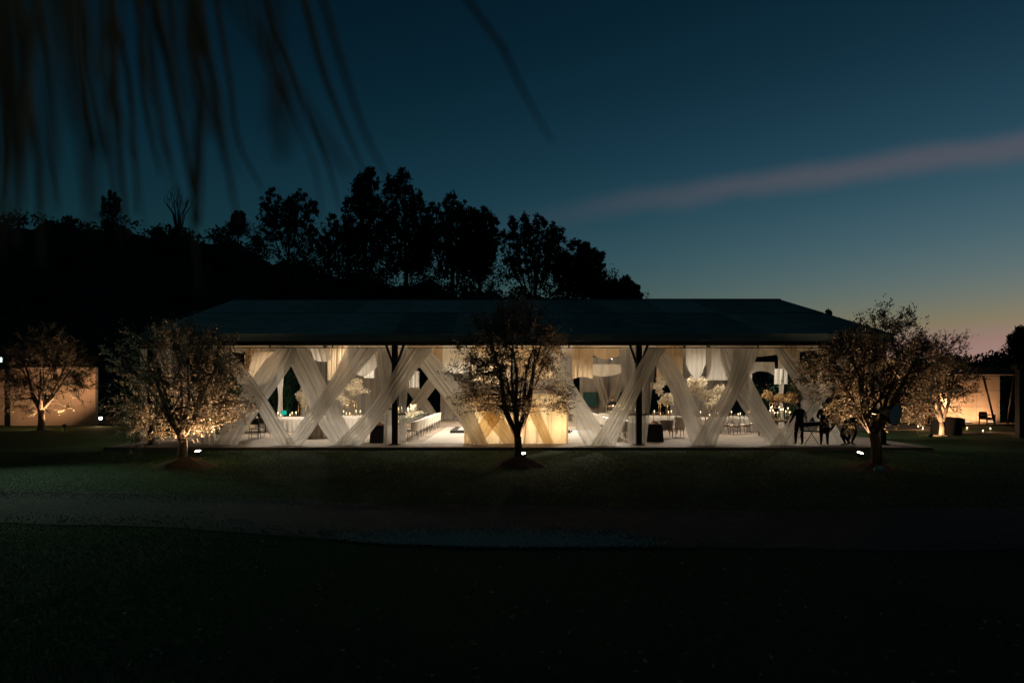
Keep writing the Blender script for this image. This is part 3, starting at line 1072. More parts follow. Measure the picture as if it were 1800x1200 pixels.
M['teal_window'] = mat('teal_screen', (0.012, 0.06, 0.065), 0.25, 0.3, 3)
for x0, x1, lab in ((1026, 1050, 'left of the waiter'), (1079, 1097, 'right of the waiter')):
    t = thing('wall_panel', 'dark teal glossy panel on the back curtain, ' + lab, 'panel', W((x0 + x1) / 2, 714, 47.35))
    w, h = (x1 - x0) * 47.35 / F, 24 * 47.35 / F
    MB().box((0, 0, h / 2), (w, 0.03, h)).build('screen', M['teal_window'], t)
    mb = MB()
    for s in (-1, 1):
        mb.box((s * (w / 2 + .02), 0, h / 2), (.04, .05, h + .08))
    mb.box((0, 0, -.02), (w, .05, .04)).box((0, 0, h + .02), (w, .05, .04))
    mb.build('frame', M['black_metal'], t)


def side_curtain(label, x, y, w=0.9, matn='cloth_white'):
    mb = MB()
    o = Vector((x, y, Z0))
    cloth(mb, (-.05, -w / 2, 4.1), (.05, w / 2, 4.1), (-.05, -w / 2, .02), (.05, w / 2, .02), 5, .07, 30, 18, 0, x + y, tie, push=(1, .2, 0))
    t = mb.build('side_curtain', M[matn], None, label, 'curtain', 'curtains tied back at the tent sides', None, o)
    return t


side_curtain('pale curtain tied at the rear left side post beside the green shrub', XL + .2, 43, 1.0)
side_curtain('tan curtain tied at the middle left side post behind the olive crown', XL + .2, 38, 1.2, 'cloth_tan')
side_curtain('tan curtain tied at the front left side post behind the olive crown', XL + .2, 33, 1.0, 'cloth_tan')
side_curtain('white curtain wrapped at the rear right side post', XR - .2, 43, 1.0)
side_curtain('pale curtain tied at the middle right side post behind the standing man', XR - .2, 38, 1.2, 'cloth_white')
side_curtain('pale curtain tied at the front right side post behind the right olive tree', XR - .2, 33, 1.4, 'cloth_tan')

# ================================================================== lamps
def add_light(name, kind, parent, loc, power, col, size=0.05, spot=None, aim=None, blend=0.6):
    ld = bpy.data.lights.new(name, kind)
    ld.energy = power
    ld.color = col
    ld.shadow_soft_size = size
    if kind == 'SPOT':
        ld.spot_size = R(spot)
        ld.spot_blend = blend
    o = bpy.data.objects.new(name, ld)
    COL.objects.link(o)
    o.parent = parent
    o.location = loc
    if aim is not None:
        o.rotation_euler = Vector(aim).to_track_quat('-Z', 'Y').to_euler()
    return o


WARM = (1.0, 0.53, 0.26)
HALO = (1.0, 0.90, 0.75)
M['lens'] = emit('lamp_lens', (1.0, 0.74, 0.45), 60.0)
M['lens_dim'] = emit('ceiling_lamp_lens', (1.0, 0.85, 0.62), 6.0)
M['lens_cool'] = emit('floodlight_lens', (0.75, 1.0, 0.92), 9.0)


def par_can(label, x, y, z, power, aim, col=HALO, spot=150):
    t = thing('ceiling_spotlight', label, 'spotlight', (x, y, z), 0, 'spotlights on the tent rafters')
    a = Vector(aim).normalized()
    q = Vector((0, 0, -1)).rotation_difference(a).to_matrix()
    mb = MB()
    mb.lathe([(0.06, .16), (.085, .12), (.09, -.10), (.10, -.11), (.10, -.13), (.088, -.13), (.085, -.06)], 14)
    me = mb.build('housing', M['black_metal'], t)
    me.rotation_euler = q.to_euler()
    mb = MB()
    mb.lathe([(.0005, -.070), (.083, -.072)], 14)
    mb.build('lens', M['lens_dim'], me)
    mb = MB()
    mb.tube([(-.12, 0, 0), (-.12, 0, .2), (.12, 0, .2), (.12, 0, 0)], .012, 5)
    mb.tube([(0, 0, .2), (0, 0, .42)], .018, 5)
    mb.build('yoke', M['black_metal'], t)
    add_light('ceiling_spotlight_light', 'SPOT', t, a * 0.16, power, col, 0.09, spot, a)
    return t


# (x, y, z): the lamps hang from the rafters
IP = 9.4
par_can('spotlight on the front rafter over the left bay', -11.4, 34.6, 5.0, 1.5 * IP, (0.1, -.1, -1))
par_can('spotlight on the front rafter left of the left black post', -7.4, 34.6, 5.0, 1.5 * IP, (-.1, -.1, -1))
par_can('spotlight on the rear rafter over the left bay', -10.4, 42.8, 5.0, 1.4 * IP, (-.25, -.1, -1))
par_can('spotlight on the front rafter left of the middle olive crown', -2.2, 34.8, 5.1, 3.6 * IP, (0, .1, -1))
par_can('black spotlight seen under the ceiling right of the middle olive crown', WX(1077, 34), 34.0, CZ + (HY - 628) * 34 / F, 2.2 * IP, (-.7, -.5, -1), HALO, 105)
par_can('spotlight on the rear rafter over the dance floor', 0.2, 42.5, 5.1, 4.0 * IP, (0, -.2, -1))
par_can('spotlight on the front rafter over the right bay', 8.6, 34.6, 5.0, 1.2 * IP, (.1, -.1, -1))
par_can('spotlight on the front rafter at the right end of the tent', 12.4, 34.6, 5.0, 1.0 * IP, (.1, -.1, -1))
par_can('spotlight on the rear rafter over the right bay', 10.8, 42.8, 5.0, .9 * IP, (.25, -.1, -1))
par_can('spotlight tipped up at the ceiling lining over the dance floor', 0.3, 36.5, 4.6, 5.0 * IP, (0, .6, 1), HALO, 160)
par_can('spotlight tipped up at the ceiling lining of the left bay', -10, 36.5, 4.6, 1.3 * IP, (0, .6, 1), HALO, 160)
par_can('spotlight tipped up at the ceiling lining of the right bay', 10.5, 36.5, 4.6, 1.0 * IP, (0, .6, 1), HALO, 160)


def ground_spot(label, p, power, aim, spot=140, col=WARM, lens='lens', r=0.10, omni=False):
    """little spike lamp: stake, housing, glowing lens"""
    p = Vector(p)
    t = thing('ground_spotlight', label, 'spotlight', (p.x, p.y, 0), 0, 'spike spotlights at the trees')
    a = Vector(aim).normalized()
    q = Vector((0, 0, 1)).rotation_difference(a).to_euler()
    MB().tube([(0, 0, -.08), (0, 0, p.z - 0.07)], .014, 6).build('stake', M['black_metal'], t)
    h = MB().lathe([(.02, -.13), (r * .8, -.11), (r, -.02), (r * 1.1, .0), (r * 1.1, .012), (r * .96, .012)], 14).build('housing', M['black_metal'], t, loc=(0, 0, p.z))
    h.rotation_euler = q
    le = MB().lathe([(.0005, .02), (r * .6, .018), (r * .96, .010)], 14).build('lens', M[lens], h)
    if omni:
        add_light('ground_spotlight_light', 'POINT', t, Vector((0, 0, p.z)) + a * .22, power, col, 0.05)
    elif power > 0:
        add_light('ground_spotlight_light', 'SPOT', t, Vector((0, 0, p.z)) + a * .05, power, col, 0.03, spot, a, .5)
    return t


ground_spot('bright spike spotlight on the mound behind the left olive tree', W(348, 793, 22.4), 26.0, (-.05, -.26, 1), 138)
ground_spot('bright spike spotlight behind the trunk of the middle olive tree', W(919, 797, 22.2), 12.0, (-.05, -.26, 1), 138)
ground_spot('bright spike spotlight behind the right olive tree, near the crouching workers', W(1512, 796, 22.4), 26.0, (.15, -.26, 1), 138)
ground_spot('small dark spike spotlight in front of the left concrete wall', W(113, 747, 38.5), 26.0, (-.62, .22, .75), 132)
ground_spot('small bright spotlight right of the left concrete wall', W(177, 735, 43.0), .9, (.35, -1, .25), 170)
ground_spot('small bright spotlight left of the pale trunk by the pavilion', W(1636, 764, 33.9), 5.5, (.45, .3, .8), 165)

# ================================================================== olive trees
M['mound'] = mat('mound_earth', (0.035, 0.028, 0.020), 0.95, 0.35, 5, 0.9, 22, col2=(0.075, 0.065, 0.04))


def mound(x, y, rad, h, seed):
    r = np.random.default_rng(seed)
    ph = r.uniform(0, 6, 6)
    mb = MB()

    def fn(u, v):
        th = u * 2 * PI
        k = 1 + .12 * math.sin(3 * th + ph[0]) + .07 * math.sin(5 * th + ph[1])
        rr = rad * v * k
        z = h * (0.5 + 0.5 * math.cos(PI * min(1, v))) ** 0.8 + .02 * math.sin(9 * th + ph[2]) * math.sin(PI * v) + .015 * math.sin(17 * th + 9 * v)
        return (rr * math.cos(th), rr * math.sin(th), z - 0.03)
    mb.grid(fn, 36, 12)
    o = mb.build('earth_mound', M['mound'], kind='structure', loc=(x, y, 0))
    return o


def olive(label, x, y, z0, crown, trunk_h, seed, forks, n_att, leaves, trunk_r=.13, leafL=(.055, .10), lean=0.0, skirt=()):
    """crown = (cx, cy, cz, rx, ry, rz) relative to the base"""
    r = np.random.default_rng(seed)
    t = thing('olive_tree', label, 'tree', (x, y, z0), 0, 'olive trees around the tent')
    mb = MB()
    c = np.array(crown[:3])
    rad = np.array(crown[3:])
    fork = Vector((lean, 0, trunk_h))
    pts = [Vector((0, 0, -.15)), Vector((0, 0, .0)), Vector((lean * .3 + .02, .01, trunk_h * .45)), fork]
    mb.tube(pts, [trunk_r * 1.5, trunk_r * 1.2, trunk_r, trunk_r * .95], 12)
    nodes, nrad = [], []
    for k in range(forks):
        a = 2 * PI * (k + r.uniform(-.2, .2)) / forks
        tgt = Vector((c[0] + rad[0] * .62 * math.cos(a), c[1] + rad[1] * .62 * math.sin(a), c[2] + rad[2] * r.uniform(-.05, .55)))
        p0 = fork + Vector((0, 0, -.1))
        m1 = fork.lerp(tgt, .3) + Vector((.10 * math.cos(a), .10 * math.sin(a), -.12))
        m2 = fork.lerp(tgt, .65) + Vector(tuple(r.uniform(-.12, .12, 3)))
        P = [p0, m1, m2, tgt]
        rr = [trunk_r * .72, trunk_r * .52, trunk_r * .32, trunk_r * .12]
        mb.tube(P, rr, 8)
        for i in range(3):
            for q in np.linspace(0, 1, 7)[:-1]:
                nodes.append(P[i].lerp(P[i + 1], q))
                nrad.append(rr[i] * (1 - q) + rr[i + 1] * q)
    # secondary limbs
    for k in range(forks * 4):
        i = int(r.integers(6, len(nodes)))
        s = nodes[i]
        d = unit(r.normal(size=(1, 3)))[0]
        tgt = c + d * rad * r.uniform(.55, .85)
        tgt[2] = max(tgt[2], s.z - .35)
        tgt = Vector(tgt)
        if (tgt - s).length > 2.2:
            tgt = s + (tgt - s).normalized() * 2.2
        mid = s.lerp(tgt, .5) + Vector(tuple(r.uniform(-.1, .1, 3)))
        r0 = min(.045, nrad[i] * .7)
        mb.tube([s, mid, tgt], [r0, r0 * .6, r0 * .25], 6)
        for q in np.linspace(.2, 1, 6):
            nodes.append(s.lerp(mid, q * 2) if q < .5 else mid.lerp(tgt, q * 2 - 1))
            nrad.append(r0 * (1 - .75 * q))
    NA = np.array([tuple(n) for n in nodes])
    # attractors: leafy sprays spread through the crown, thinned in pockets so that sky shows through
    att = []
    pk = r.uniform(-1, 1, size=(13, 3))
    while len(att) < n_att:
        d = unit(r.normal(size=(1, 3)))[0] * r.uniform(.12, 1) ** .42
        if np.min(np.linalg.norm(pk - d, axis=1)) < .32 and r.uniform() < .9:
            continue
        lump = 1 + .16 * math.sin(4.1 * math.atan2(d[1], d[0]) + seed) * (1 - abs(d[2])) + .13 * math.sin(7 * d[2] + seed)
        att.append(c + d * rad * lump)
    for (sx, sy, sz, sr, sn) in skirt:
        att.extend(list(np.array([sx, sy, sz]) + r.normal(0, 1, size=(sn, 3)) * np.array([sr, sr * .6, sr])))
    att = np.array(att)
    att[:, 2] = np.maximum(att[:, 2], .35)
    C, Dd = [], []
    per = max(8, leaves // len(att))
    for a in att:
        i = int(np.argmin(np.linalg.norm(NA - a, axis=1) + .35 * np.maximum(0, NA[:, 2] - a[2])))
        s = nodes[i]
        a = Vector(a)
        mid = s.lerp(a, .55) + Vector((0, 0, .08))
        mb.tube([s, mid, a], [min(.014, nrad[i]), .008, .003], 4, cap=False)
        out = (a - Vector(c)).normalized()
        g = (a - s).normalized() * .5 + out * .5 + Vector((0, 0, .35))
        g = np.array(g.normalized())
        # a spray: a few shoots with leaves along them
        for sh in range(4):
            gd = unit((g + r.normal(0, .55, 3))[None])[0]
            ln = r.uniform(.20, .58)
            n = per // 4 + 1
            tt = r.uniform(-.1, 1, n)[:, None]
            C.append(np.array(a)[None] + gd[None] * tt * ln + r.normal(0, .032, size=(n, 3)))
            Dd.append(gd[None] * .8 + r.normal(0, .6, size=(n, 3)))
    mb.build('trunk', M['bark'], t)
    C, Dd = np.concatenate(C), np.concatenate(Dd)
    L = r.uniform(*leafL, size=len(C))
    V, Q = leaf_arrays(C, Dd, L, L * .40, r, .06)
    link('crown', np_mesh('crown', V, Q, M['olive']), t)
    return t


TA, TB, TC = W(320, 803, 21.5), W(910, 802, 21.6), W(1541, 812, 21.0)
mound(TA.x + .15, 21.45, 1.05, .34, 1)
mound(TB.x, 21.55, 1.0, .33, 2)
mound(TC.x - .1, 21.0, .95, .22, 3)
olive('left front olive tree with a wide drooping crown over the tent corner', TA.x, 21.5, .26, (0.0, 0, 2.45, 1.9, 1.8, 1.9), .75, 11, 6, 520, 25000, .135,
      skirt=[(-1.25, 0, .75, .26, 22), (-1.55, 0, 1.2, .3, 16), (1.6, 0, 1.7, .3, 18), (-.05, 0, 4.05, .22, 10), (-1.6, 0, 3.6, .2, 9)])
olive('middle olive tree with a dark forked trunk before the gold screen', TB.x, 21.6, .24, (-.12, 0, 3.1, 1.62, 1.6, 1.85), .72, 12, 7, 480, 26000, .12,
      skirt=[(-1.5, 0, 2.0, .24, 16), (1.35, 0, 1.75, .26, 16), (.3, 0, 4.75, .3, 16), (-1.75, 0, 2.7, .2, 10)])
olive('right front olive tree with the widest crown behind the studio light', TC.x, 21.0, .16, (.02, 0, 2.8, 1.95, 1.9, 1.52), 1.0, 13, 7, 600, 32000, .15, lean=-.1,
      skirt=[(.1, 0, 4.3, .28, 14), (.75, 0, 4.25, .3, 14), (-2.15, 0, 2.35, .28, 18), (1.8, 0, 3.2, .3, 12), (-1.1, 0, 1.5, .25, 12)])
TD, TE = W(72, 758, 37.8), W(1656, 766, 34.2)
mound(TD.x, TD.y, 0.8, .12, 4)
mound(TE.x, TE.y, 0.8, .10, 5)
olive('left rear olive tree with a pale lit trunk before the concrete wall', TD.x, TD.y, .02, (.3, 0, 3.35, 2.35, 2.0, 2.2), 1.25, 14, 6, 480, 34000, .16, (.06, .10),
      skirt=[(-1.5, 0, 1.9, .35, 18), (1.9, 0, 2.4, .4, 20)])
olive('right rear olive tree with a bright lamplit Y-shaped trunk by the pavilion', TE.x, TE.y, .02, (-.25, 0, 3.0, 1.75, 1.8, 1.75), .75, 15, 5, 440, 24000, .13, (.06, .10),
      skirt=[(1.2, 0, 2.6, .35, 14), (.7, 0, 4.6, .3, 12), (-1.2, 0, 4.6, .3, 12)])

# ================================================================== the gold fabric screen in the middle
DS = 28.45
gs = thing('fabric_screen', 'low screen of glowing gold cloth behind the middle olive tree', 'screen', (WX(908, DS), DS, Z0))
hw_, hh_ = (999 - 818) / 2 * DS / F, (780 - 692) * DS / F
mb = MB()
cloth(mb, (-hw_ * .98, 0, hh_), (hw_, 0, hh_), (-hw_, 0, .01), (hw_, 0, .01), 17, .05, 150, 14, 0, 3.3)
mb.build('front_cloth', M['cloth_gold'], gs)
for s in (-1, 1):
    mb = MB()
    cloth(mb, (s * hw_, .03, hh_), (s * hw_, 1.3, hh_), (s * hw_, .03, .01), (s * hw_, 1.3, .01), 5, .05, 40, 8, 0, 4.1 + s, push=(s, 0, 0))
    mb.build('side_cloth', M['cloth_gold'], gs)
for (a, b, c, d) in (((-hw_, .1), (-hw_ * .62, .1), (-hw_ * .25, 0), (hw_ * .1, 0)), ((-hw_ * .35, 0), (hw_ * .05, 0), (-hw_ * .98, 0), (-hw_ * .66, 0)), ((hw_ * .05, 0), (hw_ * .30, 0), (hw_ * .52, 0), (hw_ * .72, 0))):
    mb = MB()
    cloth(mb, (a[0], -.10, hh_), (b[0], -.10, hh_), (c[0], -.12, .012), (d[0], -.12, .012), 4, .02, 30, 10, 0, a[0] + 9)
    mb.build('overlay_cloth', M['cloth_gold'], gs)
for sx in (-1, 1):
    for yy in (.12, 1.25):
        MB().box((sx * (hw_ - .06), yy, hh_ / 2), (.05, .05, hh_)).build('frame_post', M['black_metal'], gs)
MB().box((0, .12, hh_ - .02), (2 * hw_ - .1, .04, .04)).build('top_rail', M['black_metal'], gs)
for lab, px, pw in (('right', 986, .62), ('left', 853, .42), ('middle', 925, .36)):
    t = thing('floor_uplight', 'small warm uplight inside the gold screen, ' + lab + ' one', 'spotlight', (WX(px, DS), DS + .62, Z0), 0, 'uplights inside the gold screen')
    MB().lathe([(.07, 0), (.08, .05), (.08, .16), (.07, .17)], 12).build('housing', M['black_metal'], t)
    MB().lathe([(.0005, .178), (.065, .176)], 12).build('lens', M['lens_dim'], t.children[0])
    add_light('floor_uplight_light', 'POINT', t, (0, 0, .75), pw, (1.0, .78, .50), .12)


# ================================================================== furniture
def tub_chair():
    t = thing('tub_chair', 'x', 'chair')
    mb = MB()

    def shell(u, v):
        th = PI * (1.06 - 1.12 * u) + 0
        z = .42 + v * (.36 + .06 * math.sin(PI * u))
        k = .29 + .035 * v
        return (k * math.cos(th), k * math.sin(th) * 1.0 + 0.0, z)
    mb.grid(shell, 16, 4)

    def shell2(u, v):
        p = Vector(shell(u, v))
        return (p.x * .86, p.y * .86, p.z)
    mb.grid(lambda u, v: shell2(1 - u, v), 16, 4)
    mb.grid(lambda u, v: Vector(shell(u, 1)).lerp(Vector(shell2(u, 1)), v) + Vector((0, 0, .012 * math.sin(PI * v))), 16, 2)
    mb.build('shell', M['chair_white'], t)
    MB().lathe([(.0005, .38), (.27, .38), (.29, .41), (.285, .46), (.24, .485), (.0005, .49)], 18).build('cushion', M['chair_white'], t)
    for sx in (-1, 1):
        for sy in (-1, 1):
            MB().tube([(sx * .20, sy * .18, .39), (sx * .25, sy * .23, 0)], [.016, .010], 6).build('leg', M['black_metal'], t)
    return t


def oval_chair():
    t = thing('oval_back_chair', 'x', 'chair')
    mb = MB()
    pts = [(.20 * math.cos(a), .20 + .03 * math.sin(a), .74 + .25 * math.sin(a)) for a in np.linspace(0, 2 * PI, 21)]
    mb.tube(pts, .020, 6, cap=False)
    mb.build('back_ring', M['wood'], t)
    MB().lathe([(.0005, .405), (.21, .41), (.235, .44), (.22, .48), (.0005, .50)], 16).build('seat', M['chair_white'], t)
    MB().lathe([(.215, .36), (.235, .365), (.235, .408), (.215, .408)], 16).build('seat_frame', M['wood'], t)
    for sx in (-1, 1):
        MB().tube([(sx * .14, .20, .40), (sx * .13, .205, .56)], .018, 6).build('back_support', M['wood'], t)
        MB().tube([(sx * .17, -.15, .38), (sx * .175, -.17, .2), (sx * .18, -.18, 0)], [.024, .02, .012], 6).build('leg', M['wood'], t)
        MB().tube([(sx * .15, .17, .38), (sx * .16, .20, .2), (sx * .165, .27, 0)], [.024, .02, .012], 6).build('leg', M['wood'], t)
    return t


def square_chair():
    t = thing('square_back_chair', 'x', 'chair')
    MB().box((0, .21, .72), (.40, .05, .44), Matrix.Rotation(-.12, 3, 'X'), ch=.02).build('back_pad', M['chair_white'], t)
    mb = MB()
    mb.tube([(-.22, .19, .40), (-.22, .24, .97), (.22, .24, .97), (.22, .19, .40)], .020, 6)
    mb.build('back_frame', M['wood'], t)
    MB().box((0, -.01, .46), (.44, .42, .09), ch=.03).build('seat', M['chair_white'], t)
    MB().box((0, -.01, .395), (.45, .43, .04)).build('seat_frame', M['wood'], t)
    for sx in (-1, 1):
        MB().tube([(sx * .19, -.19, .38), (sx * .20, -.20, 0)], [.024, .014], 6).build('leg', M['wood'], t)
        MB().tube([(sx * .19, .17, .38), (sx * .20, .23, 0)], [.024, .014], 6).build('leg', M['wood'], t)
    return t


def black_chair():
    t = thing('black_chair', 'x', 'chair')
    MB().box((0, .20, .78), (.42, .025, .24), Matrix.Rotation(-.1, 3, 'X'), ch=.01).build('backrest', M['black_metal'], t)
    MB().box((0, -.01, .46), (.43, .41, .03), ch=.01).build('seat', M['black_metal'], t)
    for sx in (-1, 1):
        MB().tube([(sx * .20, .18, .45), (sx * .205, .20, .90)], .012, 6).build('back_upright', M['black_metal'], t)
        for sy in (-1, 1):
            MB().tube([(sx * .19, sy * .17, .45), (sx * .21, sy * .20, 0)], .011, 6).build('leg', M['black_metal'], t)
    MB().tube([(-.2, -.18, .18), (.2, -.18, .18)], .008, 5).build('stretcher', M['black_metal'], t)
    return t


PROTO = {'tub': tub_chair(), 'oval': oval_chair(), 'square': square_chair(), 'black': black_chair()}
USED = set()


def chair(kind, label, x, y, rz, group, swap=None):
    o = PROTO[kind] if kind not in USED else copy_tree(PROTO[kind])
    USED.add(kind)
    o.location = (x, y, Z0 + .009)
    o.rotation_euler = (0, 0, rz)
    tag(o, label, None, group)
    if swap:
        for c in o.children:
            if c.data.materials[0] == M['chair_white']:
                c.material_slots[0].link = 'OBJECT'
                c.material_slots[0].material = M[swap]
    return o


ORD = ['first', 'second', 'third', 'fourth', 'fifth', 'sixth', 'seventh', 'eighth', 'ninth', 'tenth']
# two long banquet tables running into the tent on either side of the dance floor
M['table_black'] = mat('black_lacquer', (0.013, 0.013, 0.014), 0.3, 0.2, 10)


def long_table(label, x, y0, y1, w, top='table_black', skirt=None):
    t = thing('banquet_table', label, 'table', (x, (y0 + y1) / 2, Z0))
    L = y1 - y0
    MB().box((0, 0, .735), (w, L, .05), ch=.012).build('tabletop', M[top], t)
    for sx in (-1, 1):
        for k in (-1, 0, 1):
            MB().box((sx * (w / 2 - .07), k * (L / 2 - .1), .355), (.06, .06, .71)).build('leg', M['black_metal'], t)
    if skirt:
        mb = MB()
        P = [(-w / 2 - .012, -L / 2 - .012), (w / 2 + .012, -L / 2 - .012), (w / 2 + .012, L / 2 + .012), (-w / 2 - .012, L / 2 + .012), (-w / 2 - .012, -L / 2 - .012)]
        for i in range(4):
            a, b = Vector(P[i] + (0,)), Vector(P[i + 1] + (0,))
            nrm = Vector((b.y - a.y, -(b.x - a.x), 0)).normalized()
            cloth(mb, a + Vector((0, 0, .757)), b + Vector((0, 0, .757)), a + Vector((0, 0, .02)) + nrm * .04, b + Vector((0, 0, .02)) + nrm * .04, (b - a).length * 3, .025, max(10, int((b - a).length * 16)), 5, 0, i + x, push=nrm)
        mb.add([(p[0], p[1], .763) for p in P[:4]], [(0, 1, 2, 3)])
        c = mb.build('tablecloth', M[skirt], None, 'white cloth on the ' + label, 'tablecloth', None, None, t.location)
    return t


CH1 = 'pale tub chairs along the black candle table'
CH2 = 'pale tub chairs along the white candle table'
long_table('long black candle table left of the dance floor', -5.35, 29.9, 40.4, 1.0)
long_table('long candle table right of the dance floor', 5.75, 30.4, 41.0, 1.0, 'table_black', 'table_cloth')
for k in range(9):
    y = 30.5 + k * 1.12
    chair('tub', ORD[k] + ' pale tub chair from the front beside the long black candle table', -4.42, y, -PI / 2 + .05 * math.sin(k * 2.1), CH1)
for k in range(9):
    y = 30.9 + k * 1.12
    chair('tub', ORD[k] + ' pale tub chair from the front beside the white candle table', 4.85, y, PI / 2 + .05 * math.sin(k * 1.7), CH2)


def candle(label, group, x, y, z, h, r=.022, glass=True, stick=0.0):
    t = thing('candle', label, 'candle', (x, y, z), 0, group)
    if stick > 0:
        MB().lathe([(.045, 0), (.045, .01), (.012, .02), (.010, stick - .02), (.026, stick), (.0005, stick)], 8).build('holder', M['gold'], t)
    wx = MB().lathe([(r, stick), (r, stick + h), (.0005, stick + h)], 8).build('wax', M['wax'], t)
    MB().lathe([(.0005, stick + h + .004), (.017, stick + h + .03), (.012, stick + h + .06), (.0005, stick + h + .095)], 6).build('flame', M['flame'], wx)
    if glass:
        MB().lathe([(r * 2.2, stick * .5), (r * 2.2, stick + h + .14)], 10).build('glass_tube', M['glass'], t)
    return t


def candle_run(label, group, x, y0, y1, n, z, seed, hs=(.16, .42), spread=.22):
    r = random.Random(seed)
    for k in range(n):
        y = y0 + (y1 - y0) * (k + r.uniform(.2, .8)) / n
        candle(label, group, x + r.uniform(-spread, spread), y, z, r.uniform(*hs), .024, r.random() < .6, r.uniform(.1, .3))


ZT = Z0 + .763
candle_run('tall candle in the cluster on the long black candle table', 'candles on the black candle table', -5.35, 31.0, 38.5, 16, ZT, 1)
candle_run('tall candle in the cluster on the white candle table', 'candles on the white candle table', 5.75, 32.5, 39.5, 14, ZT + .006, 2)


def blossoms(n, c, rad, seed, size=(.07, .17)):
    r = np.random.default_rng(seed)
    k = max(5, n // 60)
    cs = np.array(c) + unit(r.normal(size=(k, 3))) * r.uniform(.3, .95, size=(k, 1)) * np.array(rad)
    i = r.integers(0, k, n)
    d = unit(r.normal(size=(n, 3)))
    rr_ = r.uniform(.02, 1, size=(n, 1)) ** .5 * .34 * np.array(rad) * 1.0
    C = cs[i] + d * rr_
    L = r.uniform(*size, size=n)
    return leaf_arrays(C, d + r.normal(0, .35, size=d.shape), L, L * .34, r, .1)


def flower_stand(label, x, y, z, clouds, seed, m='bloom', group='tall flower arrangements in the tent'):
    """gold frame carrying clouds of pale blossom; clouds: (dx, dz, rx, rz, n)"""
    t = thing('flower_arrangement', label, 'flowers', (x, y, z), 0, group)
    top = min(c_[1] - c_[3] * .5 for c_ in clouds)
    for sx in (-1, 1):
        for sy in (-1, 1):
            MB().tube([(sx * .20, sy * .20, 0), (sx * .20, sy * .20, max(.3, top))], .012, 5).build('stand_leg', M['gold'], t)
    for zz in (.012, max(.3, top)):
        MB().tube([(-.2, -.2, zz), (.2, -.2, zz), (.2, .2, zz), (-.2, .2, zz), (-.2, -.2, zz)], .011, 5).build('stand_frame', M['gold'], t)
    for c_ in clouds:
        MB().tube([(0, 0, max(.3, top)), (c_[0] * .6, 0, c_[1] - c_[3] * .2), (c_[0], 0, c_[1])], .014, 5).build('stand_arm', M['gold'], t)
    for k, (dx, dz, rx, rz, n) in enumerate(clouds):
        V, Q = blossoms(n, (dx, 0, dz), (rx, rx * .8, rz), seed + k)
        link('blossoms', np_mesh('blossoms', V, Q, M[m]), t)
    return t


def round_table(label, px, D, rad, seed):
    x = WX(px, D)
    t = thing('round_table', label, 'table', (x, D, Z0), 0, 'round banquet tables')
    MB().lathe([(.0005, .70), (rad - .02, .70), (rad, .71), (rad, .73), (rad - .01, .74), (.0005, .74)], 32).build('tabletop', M['wood'], t)
    MB().lathe([(.30, 0), (.30, .04), (.06, .07), (.05, .66), (.2, .70), (.2, .699)], 12).build('pedestal', M['black_metal'], t)
    mb = MB()
    r = random.Random(seed)
    p0 = r.uniform(0, 6)

    def fn(u, v):
        th = 2 * PI * u
        if v < .25:
            k = v / .25
            return ((rad + .01) * k * math.cos(th), (rad + .01) * k * math.sin(th), .748)
        k = (v - .25) / .75
        rr = rad + .012 + k * .10 + .045 * k * math.sin(26 * th + p0) + .02 * k * math.sin(11 * th)
        return (rr * math.cos(th), rr * math.sin(th), .748 - k * .735)
    mb.grid(fn, 130, 8)
    mb.build('tablecloth', M['table_cloth'], None, 'pale cloth on the ' + label.replace('round table ', 'table ').replace('two wide ', ''), 'tablecloth', 'cloths on the round tables', None, (x, D, Z0))
    return x, D


ZC = Z0 + .752
R1 = round_table('round table behind the crossing sashes beside the green lamp', 505, 36.0, .9, 1)
R2 = round_table('round table at the floor edge between the two wide sashes of the left bay', 562, 32.0, .85, 2)
R3 = round_table('round table under the tall flower stand of the left bay', 618, 37.8, .85, 3)
R4 = round_table('round table just right of the right black post', 1166, 37.6, .95, 4)
R5 = round_table('round table under the big flower cloud of the right bay', 1248, 35.8, .95, 5)
R6 = round_table('round table between the crossing sashes of the right bay', 1302, 36.6, .95, 6)


def up(py, D):
    return CZ - (py - HY) * D / F


def cloud(px, py, rpx, rpy, D, x0, z0, n):
    return (WX(px, D) - x0, up(py, D) - z0, rpx * D / F, rpy * D / F, n)


x, D = R3
flower_stand('tall stand of pale flowers beside the left black post', x, D, ZC, [cloud(624, 681, 24, 17, D, x, ZC, 1500), cloud(603, 699, 16, 13, D, x, ZC, 800), cloud(600, 686, 10, 10, D, x, ZC, 300)], 50)
x, D = WX(533, 38.6), 38.6
flower_stand('dim flower stand seen between the two sash peaks of the left bay', x, D, Z0, [cloud(533, 698, 15, 20, D, x, Z0, 1200)], 51)
x, D = R4
flower_stand('pale flower cloud right of the right black post', x, D, ZC, [cloud(1160, 678, 16, 18, D, x, ZC, 1000), cloud(1172, 702, 16, 12, D, x, ZC, 900)], 52)
x, D = R5
flower_stand('biggest pale flower cloud, in the middle of the right bay', x, D, ZC, [cloud(1222, 678, 30, 17, D, x, ZC, 1700), cloud(1256, 702, 30, 18, D, x, ZC, 1700), cloud(1270, 688, 20, 14, D, x, ZC, 700)], 53)
x, D = WX(1362, 36.5), 36.5
flower_stand('amber flower cloud behind the standing man', x, D, Z0, [cloud(1350, 696, 14, 10, D, x, Z0, 700), cloud(1372, 702, 22, 12, D, x, Z0, 1100), cloud(1393, 700, 14, 11, D, x, Z0, 600)], 54, 'gold_bloom')
